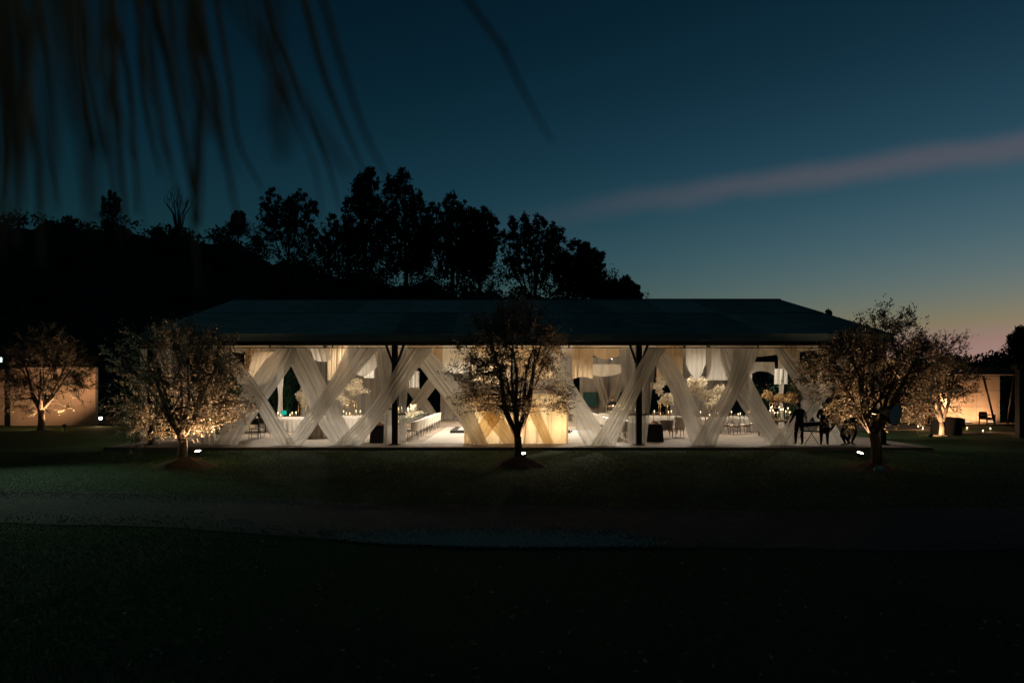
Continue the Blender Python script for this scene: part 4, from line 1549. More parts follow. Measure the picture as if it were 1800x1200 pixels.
# low flowers along the candle tables
for lab, x, y0, y1, seed in (('black candle table', -5.35, 31.2, 39.6, 61), ('white candle table', 5.75, 32.0, 40, 62)):
    t = thing('flower_runner', 'low runner of pale flowers along the ' + lab, 'flowers', (x, (y0 + y1) / 2, ZT + .006))
    r = np.random.default_rng(seed)
    n = 1600
    C = np.stack([r.normal(0, .14, n), r.uniform(-(y1 - y0) / 2, (y1 - y0) / 2, n), np.abs(r.normal(.07, .05, n)) + .03], 1)
    V, Q = leaf_arrays(C, r.normal(size=C.shape) + np.array([0, 0, .5]), r.uniform(.05, .11, n), r.uniform(.03, .06, n), r)
    link('blossoms', np_mesh('blossoms', V, Q, M['bloom']), t)
    C2 = C * np.array([1, 1, .6])
    V, Q = leaf_arrays(C2, r.normal(size=C.shape), r.uniform(.05, .10, n), r.uniform(.02, .04, n), r)
    link('greenery', np_mesh('greenery', V, Q, M['plant']), t)

# candles and glasses on the round tables
for k, (R_, lab) in enumerate(((R1, 'beside the green lamp'), (R2, 'at the floor edge of the left bay'), (R3, 'under the tall flower stand'), (R4, 'right of the right black post'), (R5, 'under the big flower cloud'), (R6, 'between the crossing sashes of the right bay'))):
    r = random.Random(70 + k)
    for q in range(5):
        a = 6.28 * (q + r.random() * .6) / 5
        candle('small votive candle on the round table ' + lab, 'votive candles on the round tables', R_[0] + .48 * math.cos(a), R_[1] + .48 * math.sin(a), ZC, r.uniform(.05, .12), .024, True, 0.0 if q % 2 else .12)
    for q in range(6):
        a = 6.28 * (q + .3) / 6
        g = MB()
        g.lathe([(.035, 0), (.034, .006), (.005, .012), (.005, .09), (.03, .12), (.038, .16), (.030, .21)], 8)
        g.build('wine_glass', M['glass'], None, 'wine glass on the round table ' + lab, 'glass', 'wine glasses on the round tables', None, (R_[0] + .68 * math.cos(a), R_[1] + .68 * math.sin(a), ZC))

# chairs round the right-bay tables
OV = 'wooden oval-backed chairs of the right bay'
for kind, px, D, rz, lab, sw in (
        ('oval', 1154, 35.9, PI, 'oval-backed chair nearest the right black post, back to the camera', None),
        ('oval', 1177, 35.7, PI + .2, 'oval-backed chair just left of the white square chair', None),
        ('oval', 1184, 34.4, PI - .3, 'nearer oval-backed chair overlapping the white square chair', None),
        ('square', 1192, 32.0, PI + .15, 'white square-backed chair by the falling sash of the right bay', None),
        ('tub', 1171, 31.4, PI + .1, 'grey tub chair between the black box and the white square chair', 'chair_grey'),
        ('oval', 1234, 33.6, PI - .4, 'oval-backed chair half hidden at the sash bottom of the right bay', None),
        ('oval', 1274, 34.2, PI - .25, 'oval-backed chair left of the clear ring-backed chair', None),
        ('oval', 1292, 33.8, PI, 'oval-backed chair with its ring in full view between the sashes', None),
        ('oval', 1310, 34.2, PI + .2, 'oval-backed chair right of the one with its ring in full view', None),
        ('oval', 1322, 35.2, PI + .9, 'side-turned oval-backed chair by the falling sash of the right bay', None)):
    chair(kind, lab, WX(px, D), D, rz, OV if kind == 'oval' else 'mixed chairs of the right bay', sw)
for px, D, rz, lab in ((448, 30.9, PI + .1, 'black metal chair with its square back showing between the left sashes'), (464, 32.0, PI - .6, 'black metal chair turned aside behind the square-backed black one'),
                       (376, 31.0, PI, 'black metal chair right of the left olive trunk'), (392, 32.2, PI + .3, 'black metal chair behind the broad left sash')):
    chair('black', lab, WX(px, D), D, rz, 'black metal chairs of the left bay')
for px, D, rz, lab in ((1094, 30.2, PI + .2, 'tan tub chair by the tied curtain left of the right black post'), (1080, 31.6, PI, 'tan tub chair behind the sash left of the right black post')):
    chair('tub', lab, WX(px, D), D, rz, 'tan tub chairs near the right black post', None)
long_table('black candle table left of the left olive sash', WX(415, 35), 34.2, 36.2, 3.0)
candle_run('small candle on the black table behind the left olive crown', 'candles on the left black table', WX(415, 35), 34.4, 36.0, 12, ZT, 5, (.06, .26), 1.3)
long_table('black candle table behind the standing man', WX(1366, 32.6), 32.0, 33.2, 1.5)
candle_run('candle on the black table behind the standing man', 'candles on the table behind the man', WX(1366, 32.6), 32.1, 33.1, 12, ZT, 6, (.10, .42), .66)

# black skirted boxes by the posts, each with a tray of dried flowers
for px, D, w, h, lab in ((664, 28.75, .56, .72, 'left'), (1151, 29.3, .62, .72, 'right')):
    t = thing('skirted_box', 'black cloth-covered box standing beside the ' + lab + ' black post', 'box', (WX(px, D), D + .2, Z0), 0, 'black boxes beside the posts')
    mb = MB()
    for (a, b) in (((-1, -1), (1, -1)), ((1, -1), (1, 1)), ((1, 1), (-1, 1)), ((-1, 1), (-1, -1))):
        A, B = Vector((a[0] * w / 2, a[1] * .24, h)), Vector((b[0] * w / 2, b[1] * .24, h))
        A2, B2 = Vector((a[0] * (w / 2 + .05), a[1] * .29, .01)), Vector((b[0] * (w / 2 + .05), b[1] * .29, .01))
        nrm = Vector((B.y - A.y, -(B.x - A.x), 0)).normalized()
        cloth(mb, A, B, A2, B2, 4, .018, 16, 5, 0, px + a[0], push=nrm)
    mb.build('skirt', M['black_cloth'], t)
    MB().box((0, 0, h + .006), (w + .02, .5, .02), ch=.008).build('top', M['black_cloth'], t)
    t2 = thing('dried_flower_tray', 'tray of tan dried flowers on the black box beside the ' + lab + ' black post', 'flowers', (WX(px, D), D + .2, Z0 + h + .017), 0, 'trays on the black boxes')
    MB().box((0, 0, .02), (w * .9, .42, .04)).build('tray', M['wood'], t2)
    V, Q = blossoms(320, (0, 0, .10), (w * .42, .2, .08), 80 + px, (.04, .09))
    link('blossoms', np_mesh('blossoms', V, Q, M['gold_bloom']), t2)

# low black stage with a white top behind the gold screen, light bar on its right
MB().box((WX(897, 36), 36.3, Z0 + .07), (6.1, 3.4, .12)).build('stage_platform', M['black_metal'], None, 'low black platform on the dance floor behind the gold screen', 'platform')
MB().box((WX(900, 36), 36.5, Z0 + .136), (5.6, 2.9, .010)).build('stage_mat', M['dance'], None, 'white mat on top of the low black platform', 'mat')
M['bar_glow'] = emit('light_bar_tube', (1.0, .96, .86), 3.0)
t = thing('light_bar', 'glowing white light bar lying on the dance floor right of the gold screen', 'lamp', W(1024, 757.5, 35.6) * 1.0)
t.location.z = Z0 + .012
MB().tube([(-.52, 0, .035), (.52, 0, .035)], .018, 8).build('tube', M['bar_glow'], t)
MB().box((-.56, 0, .03), (.08, .07, .06)).build('end_cap', M['black_metal'], t)
MB().box((.56, 0, .03), (.08, .07, .06)).build('end_cap', M['black_metal'], t)

# green glowing cube lamp and the shrubs outside the left side
M['green_glow'] = emit('green_cube_glow', (.02, .55, .36), .75, True)
t = thing('cube_lamp', 'glowing green cube lamp seen between the left sashes', 'lamp', (WX(499, 38.5), 38.5, Z0))
s = 7.5 * 38.5 / F
zc = up(725, 38.5) - Z0
MB().box((0, 0, zc), (s, s, s), ch=.03).build('cube', M['green_glow'], t)
MB().lathe([(.16, 0), (.16, .02), (.03, .04), (.03, zc - s / 2 - .01), (.1, zc - s / 2 - .005)], 10).build('stand', M['black_metal'], t)


def shrub(label, x, y, h, rad, n, seed, group, m='plant', leaf=(.10, .22)):
    r = np.random.default_rng(seed)
    t = thing('shrub', label, 'plant', (x, y, 0), 0, group)
    mb = MB()
    Cs, Ds = [], []
    for k in range(14):
        a = r.uniform(0, 6.28)
        e = Vector((rad * r.uniform(.2, .9) * math.cos(a), rad * r.uniform(.2, .9) * math.sin(a), h * r.uniform(.55, 1)))
        mid = Vector((e.x * .35, e.y * .35, e.z * .55))
        mb.tube([(e.x * .06, e.y * .06, -.05), mid, e], [.035, .022, .008], 5)
        q = r.uniform(.15, 1, n // 14)[:, None]
        P = np.where(q < .5, np.array(mid)[None] * q * 2, np.array(mid)[None] * (2 - 2 * q) + np.array(e)[None] * (2 * q - 1))
        Cs.append(P + r.normal(0, rad * .2, size=P.shape))
        Ds.append(r.normal(0, 1, size=P.shape) + np.array([0, 0, .3]))
    mb.build('stems', M['dark_bark'], t)
    C = np.concatenate(Cs)
    C[:, 2] = np.maximum(C[:, 2], .05)
    L = r.uniform(*leaf, size=len(C))
    V, Q = leaf_arrays(C, np.concatenate(Ds), L, L * .42, r, .08)
    link('foliage', np_mesh('foliage', V, Q, M[m]), t)
    return t


SG = 'shrubs outside the tent sides'
shrub('tall green shrub outside the left side of the tent by the green lamp', -16.3, 48.6, 4.6, 1.5, 4600, 91, SG)
shrub('green shrub outside the left side behind the black candle table', -16.4, 40.6, 3.4, 1.2, 2600, 92, SG)
shrub('green shrub behind the dark gap at the back left corner', -12.6, 49.3, 3.8, 1.0, 2600, 93, SG)
shrub('green shrub outside the right side behind the crossing sashes', 16.4, 45.4, 2.6, 1.0, 2200, 94, SG)
shrub('dark leafy shrub outside the right side behind the amber flowers', 17.0, 40.4, 4.0, 1.5, 3400, 95, SG)
shrub('pale plumed grass shrub right of the pavilion wall', WX(1776, 49.5), 49.5, 3.2, .9, 2400, 96, SG, 'plant', (.15, .4))

# ================================================================== walls and pavilion
def panel_wall(name, label, cat, x0, x1, y, z0, z1, rows, cols, thick=.25, m='wall', back='wall'):
    t = thing(name, label, cat, ((x0 + x1) / 2, y, z0))
    w, h = x1 - x0, z1 - z0
    MB().box((0, thick / 2 + .03, h / 2), (w - .02, thick, h - .01)).build('core', M[back], t)
    rs = [0] + list(rows) + [1]
    cs = [0] + list(cols) + [1]
    for i in range(len(rs) - 1):
        for j in range(len(cs) - 1):
            a, b = -w / 2 + w * cs[j] + .008, -w / 2 + w * cs[j + 1] - .008
            c, d = h * rs[i] + .008, h * rs[i + 1] - .008
            MB().box(((a + b) / 2, .02 + .004 * ((i + j) % 2), (c + d) / 2), (b - a, .06, d - c), ch=.01).build('concrete_panel', M[m], t)
    return t


DW = 43.2
wl = panel_wall('concrete_wall', 'tall concrete wall behind the left rear olive tree, warmly lit', 'wall', WX(18, DW), WX(168, DW), DW, -.05, up(645, DW), (.36, .70), (.5,))
panel_wall('concrete_wall', 'concrete wall cut by the left edge of the picture', 'wall', WX(-140, DW), WX(9, DW), DW + .6, -.05, up(648, DW), (.36, .70), (.4,))
panel_wall('low_wall', 'low wall running right from the tall left concrete wall', 'wall', WX(169, 44.4), WX(222, 44.4), 44.4, -.05, up(732, 44.4), (.5,), (.5,))

DP = 46.0
pv = thing('pavilion', 'flat-roofed pavilion with concrete wall and slanted columns on the right', 'building', (WX(1680, DP), DP, 0))
ox = pv.location.x


def pbox(name, x0, x1, y0, y1, z0, z1, m, ch=0.0):
    return MB().box(((x0 + x1) / 2 - ox, (y0 + y1) / 2 - DP, (z0 + z1) / 2), (x1 - x0, y1 - y0, z1 - z0), ch=ch).build(name, M[m], pv)


xa, xb, xc, xd = WX(1600, DP), WX(1625, DP), WX(1643, DP), WX(1758, DP)
pbox('wall_core', xa + .02, xd - .02, DP + .08, DP + .35, -.05, 3.18, 'wall')
for (p0, p1) in ((xa, xb), (xc, (xc + xd) / 2 + .6), ((xc + xd) / 2 + .6, xd)):
    for (q0, q1) in ((-.05, 1.12), (1.12, 2.20), (2.20, 3.19)):
        pbox('concrete_panel', p0 + .008, p1 - .008, DP, DP + .075, q0 + .008, q1 - .008, 'wall', .01)
dr = pbox('door', xb + .03, xc - .03, DP + .02, DP + .07, .02, 2.3, 'wood')
MB().box((xb + .12 - ox, -.02, 1.05), (.03, .05, .18)).build('handle', M['gold'], dr)
pbox('door_header', xb + .008, xc - .008, DP, DP + .075, 2.32, 3.18, 'wall')
pbox('roof_slab', WX(1672, 38), 44, 38, 50, 3.20, 3.52, 'black_metal')
pbox('roof_fascia', WX(1672, 38) - .04, 44, 37.94, 37.997, 3.16, 3.56, 'black_metal')
for (p0, p1) in (((1728, 660), (1749, 745)), ((1783, 660), (1771, 746)), ((1640, 700), (1632, 745))):
    a, b = W(*p0, 44.2), W(*p1, 44.2)
    a.z = 3.2
    b.z = .02
    MB().tube([a - pv.location, b - pv.location], .065, 8).build('slanted_column', M['black_metal'], pv)
pbox('front_column', WX(1792, 33), WX(1802, 33), 33, 33.3, -.05, 3.3, 'black_metal')
pbox('front_column_head', WX(1786, 33), 44, 32.95, 33.35, 3.302, 3.55, 'black_metal')
MB().box((33.0, 44.6, .03), (13.5, 1.8, .06)).build('pavilion_path', M['slab'], kind='structure')
MB().box((30.0, 36.6, .012), (13.0, 1.1, .024)).build('stepping_path', M['slab'], kind='structure')

# wall lamp and a small bluish light on the pavilion
t = thing('wall_lamp', 'small bright up-and-down lamp on the pavilion wall behind the rear right olive tree', 'lamp', W(1661, 700, DP - .12))
MB().lathe([(.05, -.10), (.055, -.10), (.055, .10), (.05, .10)], 12).build('shade', M['black_metal'], t)
MB().lathe([(.0005, -.06), (.048, -.061)], 12).build('lens', M['lens'], t)
MB().lathe([(.0005, .061), (.048, .06)], 12).build('lens', M['lens'], t)
MB().box((0, .08, 0), (.04, .08, .06)).build('bracket', M['black_metal'], t)
add_light('wall_lamp_light', 'POINT', t, (0, -.12, -.14), 3.0, WARM, .05)
t = thing('bulkhead_light', 'small bluish white light on the pavilion wall', 'lamp', W(1684, 687, DP - .05))
MB().box((0, .02, 0), (.34, .05, .16), ch=.02).build('housing', M['black_metal'], t)
M['blue_glow'] = emit('bluish_glow', (.55, .85, 1.0), .8)
MB().box((0, -.012, 0), (.28, .02, .11), ch=.005).build('diffuser', M['blue_glow'], t)
# uplights along the pavilion wall foot give the wall its warm wash
for px, pw, lab in ((1700, 3.6, 'under the bluish light'), (1742, 3.4, 'behind the black armchair')):
    t = thing('wall_washer', 'low linear washer at the pavilion wall foot, ' + lab, 'lamp', (WX(px, 45), 45.0, .06), 0, 'wall washers of the pavilion')
    MB().box((0, 0, .04), (.5, .09, .08), ch=.01).build('housing', M['black_metal'], t)
    MB().box((0, 0, .084), (.46, .06, .006)).build('lens', M['lens_dim'], t)
    add_light('wall_washer_light', 'SPOT', t, (0, 0, .12), pw, WARM, .1, 165, (0, .5, 1), .4)

# dark planter, black armchair, black side table
t = thing('planter_box', 'dark square planter box behind the bright trunk of the rear right olive tree', 'planter', (WX(1663, 35.6), 35.6, 0))
w, h = 35 * 35.4 / F, .88
mb = MB()
mb.box((0, 0, h / 2), (w, w, h), ch=.015)
mb.build('body', M['black_metal'], t)
MB().box((0, 0, h - .006), (w - .12, w - .12, .03)).build('soil', M['mound'], t)
MB().box((0, -w / 2 - .006, h - .05), (w, .01, .07)).build('rim', M['black_metal'], t)

t = thing('lounge_chair', 'black armchair on the pavilion path below the slanted column', 'chair', (WX(1735, 43.9), 43.9, .06), .3)
MB().box((0, 0, .36), (.62, .6, .12), ch=.02).build('seat', M['black_cloth'], t)
MB().box((0, .27, .58), (.64, .09, .42), Matrix.Rotation(-.12, 3, 'X'), ch=.02).build('backrest', M['black_cloth'], t)
for s in (-1, 1):
    MB().box((s * .34, 0, .60), (.07, .62, .05), ch=.01).build('armrest', M['black_metal'], t)
    for q in (-1, 1):
        MB().box((s * .34, q * .26, .285), (.05, .05, .57)).build('leg', M['black_metal'], t)
t = thing('side_table', 'small black open side table beside the dark planter box', 'table', (WX(1686, 40.5), 40.5, 0.07))
MB().box((0, 0, .50), (.46, .40, .05), ch=.01).build('tabletop', M['black_metal'], t)
for s in (-1, 1):
    MB().box((s * .205, 0, .237), (.05, .40, .474)).build('leg', M['black_metal'], t)

# glass candle lanterns on the grass by the pavilion
for k, (px, py) in enumerate(((1614, 750), (1622, 754), (1683, 757), (1700, 753), (1728, 758), (1741, 754), (1788, 760), (1796, 757))):
    D = DG(py, .10)
    lab = ['leftmost of the glass candle lanterns on the ground by the pavilion', 'second glass candle lantern from the left by the pavilion', 'glass candle lantern on the path right of the planter box', 'glass candle lantern below the side table of the pavilion',
           'glass candle lantern left of the armchair', 'glass candle lantern just below the armchair', 'glass candle lantern left of the front column', 'rightmost glass candle lantern at the front column'][k]
    t = thing('candle_lantern', lab, 'lantern', (WX(px, D), D, .02), 0, 'candle lanterns by the pavilion')
    MB().lathe([(.075, 0), (.08, .01), (.08, .20)], 12).build('glass', M['glass'], t)
    MB().lathe([(.045, .005), (.045, .07), (.0005, .07)], 10).build('wax', M['wax'], t)
    MB().lathe([(.0005, .072), (.03, .10), (.02, .14), (.0005, .18)], 6).build('flame', M['flame'], t)
    if k in (1, 3, 5, 6):
        add_light('lantern_light', 'POINT', t, (0, 0, .25), .10, WARM, .03)

# floodlight on a pole at the left edge of the picture
FP = W(-4, 632, 25.5)
t = thing('floodlight_pole', 'cool white floodlight on a black pole at the left edge', 'lamp', (FP.x, FP.y, 0))
MB().tube([(0, 0, 0), (0, 0, FP.z + .1)], [.05, .035], 8).build('pole', M['black_metal'], t)
MB().box((.1, -.1, FP.z), (.30, .14, .22), Matrix.Rotation(.5, 3, 'Z'), ch=.02).build('housing', M['black_metal'], t)
MB().box((.14, -.185, FP.z - .01), (.24, .01, .16), Matrix.Rotation(.5, 3, 'Z')).build('lens', M['lens_cool'], t)
add_light('floodlight_light', 'SPOT', t, (.2, -.35, FP.z - .02), 17.0, (.68, 1.0, .70), .1, 62, (18.0, -17.5, -2.6), 1.0)


# ================================================================== people
def person(label, loc, rz, J, hair='short', cat='person', apron=False, skin_arms=False, group=None):
    """J: joints; one skin surface grown over the posed skeleton"""
    base = dict(pelvis=(0, 0, .93), spine=(0, .01, 1.12), chest=(0, .0, 1.32), neck=(0, .0, 1.47), head=(0, -.02, 1.60), top=(0, -.01, 1.70),
                shL=(.18, 0, 1.40), elL=(.25, .02, 1.13), wrL=(.26, -.06, .88), shR=(-.18, 0, 1.40), elR=(-.25, .02, 1.13), wrR=(-.26, -.06, .88),
                hipL=(.095, 0, .90), knL=(.11, -.01, .50), anL=(.12, .02, .09), toL=(.14, -.15, .035), hipR=(-.095, 0, .90), knR=(-.11, -.01, .50), anR=(-.12, .02, .09), toR=(-.14, -.15, .035))
    base.update(J)
    B = {k: Vector(v) for k, v in base.items()}
    rad = dict(pelvis=.135, spine=.12, chest=.145, neck=.055, head=.092, top=.066, shL=.068, elL=.047, wrL=.032, shR=.068, elR=.047, wrR=.032,
               hipL=.094, knL=.064, anL=.044, toL=.034, hipR=.094, knR=.064, anR=.044, toR=.034)
    E_ = [('pelvis', 'spine'), ('spine', 'chest'), ('chest', 'neck'), ('neck', 'head'), ('head', 'top')]
    for s in 'LR':
        E_ += [('chest', 'sh' + s), ('sh' + s, 'el' + s), ('el' + s, 'wr' + s), ('pelvis', 'hip' + s), ('hip' + s, 'kn' + s), ('kn' + s, 'an' + s), ('an' + s, 'to' + s)]
        d = (B['wr' + s] - B['el' + s]).normalized()
        side = d.cross(Vector((0, 1, 0)))
        side = side.normalized() if side.length > .1 else Vector((1, 0, 0))
        nrm = d.cross(side).normalized()
        pa = 'pa' + s
        B[pa] = B['wr' + s] + d * .055
        rad[pa] = .030
        E_.append(('wr' + s, pa))
        for f, (o_, ln) in enumerate(((-.027, .075), (-.009, .088), (.009, .085), (.027, .068))):
            k1, k2 = 'f%d%s1' % (f, s), 'f%d%s2' % (f, s)
            B[k1] = B[pa] + d * (.035 + ln * .5) + side * o_ * 1.2
            B[k2] = B[k1] + d * ln * .42 + nrm * ln * .28
            rad[k1], rad[k2] = .0095, .008
            E_ += [(pa, k1), (k1, k2)]
        B['th' + s] = B['wr' + s] + d * .06 + side * .05 + nrm * .01
        B['ti' + s] = B['th' + s] + d * .035 + side * .01 + nrm * .012
        rad['th' + s], rad['ti' + s] = .012, .010
        E_ += [('wr' + s, 'th' + s), ('th' + s, 'ti' + s)]
    hd = (B['top'] - B['neck']).normalized()
    fw = Vector(J.get('face', (0, -1, 0))).normalized()
    B['nose'] = B['head'] + fw * .098 - hd * .005
    rad['nose'] = .014
    B['chin'] = B['head'] + fw * .055 - hd * .075
    rad['chin'] = .045
    E_ += [('head', 'nose'), ('head', 'chin')]
    names = list(B.keys())
    names = [n for n in names if n != 'face']
    idx = {n: i for i, n in enumerate(names)}
    me = bpy.data.meshes.new('skeleton')
    me.from_pydata([B[n] for n in names], [(idx[a], idx[b]) for a, b in E_], [])
    o = bpy.data.objects.new('skeleton', me)
    COL.objects.link(o)
    o.modifiers.new('skin', 'SKIN')
    for i, n in enumerate(names):
        sv = me.skin_vertices[0].data[i]
        rr = rad[n] * (1.22 if n[:2] in ('sh', 'el', 'hi', 'kn', 'pe', 'sp', 'ch') and n != 'chin' else 1.0)
        sv.radius = (rr * (1.25 if n in ('pelvis', 'chest') else 1.0), rr * (.82 if n in ('pelvis', 'chest', 'spine') else 1.0))
        sv.use_root = (n == 'pelvis')
    sb = o.modifiers.new('sub', 'SUBSURF')
    sb.levels = 2
    dg = bpy.context.evaluated_depsgraph_get()
    body = bpy.data.meshes.new_from_object(o.evaluated_get(dg))
    bpy.data.objects.remove(o)
    for m in ('dark_clothes', 'skin', 'shoe'):
        body.materials.append(M[m])
    seg = [(a, b) for a, b in E_]
    A = np.array([tuple(B[a]) for a, b in seg])
    Bb = np.array([tuple(B[b]) for a, b in seg])
    reg = []
    for a, b in seg:
        n = b
        if n in ('head', 'top', 'nose', 'chin') or n[:2] in ('pa', 'th', 'ti') or n[0] == 'f':
            reg.append(1)
        elif n[:2] == 'to':
            reg.append(2)
        elif skin_arms and n[:2] == 'wr':
            reg.append(1)
        else:
            reg.append(0)
    nf = len(body.polygons)
    cen = np.zeros(nf * 3, np.float32)
    body.polygons.foreach_get('center', cen)
    cen = cen.reshape(-1, 3)
    AB = Bb - A
    tt = np.clip(np.einsum('fsk,sk->fs', cen[:, None] - A[None], AB) / np.maximum((AB ** 2).sum(1), 1e-9), 0, 1)
    dist = np.linalg.norm(cen[:, None] - (A[None] + tt[..., None] * AB[None]), axis=2)
    body.polygons.foreach_set('material_index', np.array(reg, np.int32)[dist.argmin(1)])
    body.polygons.foreach_set('use_smooth', np.full(nf, True))
    t = thing('person', label, cat, loc, rz, group)
    link('body', body, t)
    # hair as a cap over the skull
    mb = MB()
    c = B['head'] + hd * .03 - fw * .012
    q = Vector((0, 0, 1)).rotation_difference(hd).to_matrix()

    def cap(u, v):
        th, ph = 2 * PI * u, v * PI * (.62 if hair == 'short' else .7)
        p = Vector((math.sin(ph) * math.cos(th) * .098, math.sin(ph) * math.sin(th) * .112, math.cos(ph) * .118))
        if p.y * fw.y > 0 and v > .62:
            p *= .80
        return c + q @ p
    mb.grid(cap, 16, 8)
    if hair == 'bun':
        mb.lathe([(.0005, -.05), (.045, -.03), (.05, 0), (.04, .035), (.0005, .05)], 10, c - fw * .12 + hd * .03)
    mb.build('hair', M['hair'], t)
    if apron:
        mb = MB()
        mb.lathe([(.155, 1.02), (.175, .9), (.19, .7), (.20, .48), (.195, .48), (.17, .9)], 18, (0, 0, 0), sy=.8)
        mb.build('apron', M['dark_clothes'], t)
    return t


D = 27.75
person('man in dark clothes standing on the slab with his back to the camera', (WX(1405, D), D, Z0), PI + .25,
       dict(head=(.01, -.05, 1.585), top=(.02, -.05, 1.69), elL=(.31, .02, 1.15), wrL=(.36, -.10, .93), elR=(-.28, .02, 1.14), wrR=(-.31, -.03, .88), knL=(.15, -.02, .50), anL=(.19, .03, .09), toL=(.23, -.13, .035), knR=(-.12, -.01, .5), anR=(-.13, .02, .09), toR=(-.17, -.14, .035)))
person('worker in dark apron standing half hidden by the right olive leaves', (WX(1449, 27.7), 27.7, Z0), PI - .5,
       dict(elL=(.26, -.06, 1.15), wrL=(.18, -.30, 1.05), elR=(-.26, -.06, 1.15), wrR=(-.18, -.30, 1.05)), apron=True)
bend = dict(pelvis=(0, .16, .88), spine=(0, .05, 1.02), chest=(0, -.15, 1.12), neck=(0, -.32, 1.15), head=(0, -.45, 1.16), top=(0, -.54, 1.20), face=(0, -.5, -.8),
            shL=(.18, -.22, 1.12), elL=(.23, -.30, .84), wrL=(.20, -.42, .62), shR=(-.18, -.22, 1.12), elR=(-.23, -.30, .84), wrR=(-.20, -.42, .62),
            hipL=(.10, .16, .85), knL=(.15, -.02, .48), anL=(.16, .12, .09), toL=(.18, -.06, .035), hipR=(-.10, .16, .85), knR=(-.14, .08, .46), anR=(-.16, .34, .10), toR=(-.17, .18, .035))
person('worker in dark clothes bending forward near the bright spotlight', (WX(1479, 27.6), 27.6, Z0), -PI / 2 - .3, bend)
bend2 = dict(bend)
bend2.update(pelvis=(0, .12, .92), spine=(0, .06, 1.08), chest=(0, -.08, 1.22), neck=(0, -.22, 1.30), head=(0, -.32, 1.36), top=(0, -.38, 1.44), shL=(.18, -.12, 1.22), shR=(-.18, -.12, 1.22), elL=(.24, -.22, .98), elR=(-.24, -.22, .98), wrL=(.2, -.36, .78), wrR=(-.2, -.36, .78))
person('worker in dark clothes stooping close to the right olive trunk', (WX(1500, 28.0), 28.0, Z0), PI / 2 + .5, bend2)
person('waiter in black with glasses standing behind the white candle table', (WX(1076, 41.6), 41.6, Z0), .1,
       dict(elL=(.26, -.02, 1.15), wrL=(.08, -.20, 1.12), elR=(-.26, -.02, 1.15), wrR=(-.10, -.21, 1.16)), skin_arms=True)
person('dark figure leaning over the candle table behind the falling sash', (WX(1357, 35.0), 35.0, Z0), .5, dict(bend2), hair='bun')

# black folding table being carried between the standing man and the worker
t = thing('folding_table', 'black folding table held between the standing man and the apron worker', 'table', (WX(1427, 27.9), 27.9, Z0))
MB().box((0, 0, .86), (.80, .45, .16), Matrix.Rotation(-.06, 3, 'Y'), ch=.02).build('tabletop', M['black_cloth'], t)
MB().box((0, .02, .56), (.86, .42, .05), Matrix.Rotation(.05, 3, 'Y'), ch=.01).build('lower_shelf', M['black_metal'], t)
for s in (-1, 1):
    MB().tube([(s * .26, .12 * s, .78), (-s * .24, .12 * s, .01)], .014, 6).build('leg', M['black_metal'], t)
MB().tube([(-.2, -.12, .2), (-.2, .12, .2)], .010, 5).build('stretcher', M['black_metal'], t)

# ================================================================== studio light on its stand in front of the right olive tree
DL = 18.9
sl = thing('studio_light', 'studio strobe with a big cone reflector on a tripod stand before the right olive tree', 'lamp', (WX(1549, DL), DL, 0))
hc = W(1566, 728, DL) - sl.location
MB().tube([(0, 0, .35), (0, 0, 1.0), (0, 0, 1.75)], [.019, .016, .013], 8).build('pole', M['black_metal'], sl)
for a in (R(20), R(140), R(262)):
    MB().tube([(0, 0, .62), (.22 * math.cos(a), .22 * math.sin(a), .30), (.52 * math.cos(a), .52 * math.sin(a), .01)], .011, 6).build('leg', M['black_metal'], sl)
    MB().tube([(0, 0, .32), (.22 * math.cos(a), .22 * math.sin(a), .30)], .008, 5).build('leg_brace', M['black_metal'], sl)
ax = Vector((.50, -.78, -.12)).normalized()
q = Vector((0, 0, 1)).rotation_difference(ax).to_euler()
rf = MB().lathe([(.07, -.30), (.11, -.27), (.26, .02), (.31, .14), (.315, .14), (.262, .01), (.11, -.26)], 8, smooth=False).build('reflector', M['black_metal'], sl, loc=hc)
rf.rotation_euler = q
M['diffuser'] = cloth_mat('reflector_diffuser', (.80, .80, .80), 1, .3)
df = MB().lathe([(.0005, .10), (.15, .105), (.30, .125)], 8, smooth=False).build('diffuser', M['diffuser'], rf)
hd_ = MB().lathe([(.0005, -.52), (.065, -.52), (.07, -.5), (.07, -.31), (.06, -.30)], 12).build('flash_head', M['black_metal'], sl, loc=hc)
hd_.rotation_euler = q
pb = hc - ax * .40
MB().tube([(0, 0, 1.74), (pb.x * .6, pb.y * .6, 1.74 * .4 + pb.z * .6), pb], .016, 6).build('tilt_bracket', M['black_metal'], sl)
M['pack_grey'] = mat('pale_canvas', (.68, .64, .58), .7, .15, 14)
t = thing('sandbag', 'pale rolled sandbag at the foot of the studio light stand', 'bag', (WX(1546, 18.7), 18.72, 0))
mb = MB()
mb.lathe([(.0005, -.15), (.06, -.145), (.082, -.10), (.078, 0), (.082, .10), (.06, .145), (.0005, .15)], 14)
b_ = mb.build('body', M['pack_grey'], t, loc=(0, 0, .26))
b_.rotation_euler = (0, PI / 2, .35)
MB().tube([(-.1, 0, .33), (0, 0, .42), (.1, 0, .33)], .012, 6).build('strap', M['black_cloth'], t)

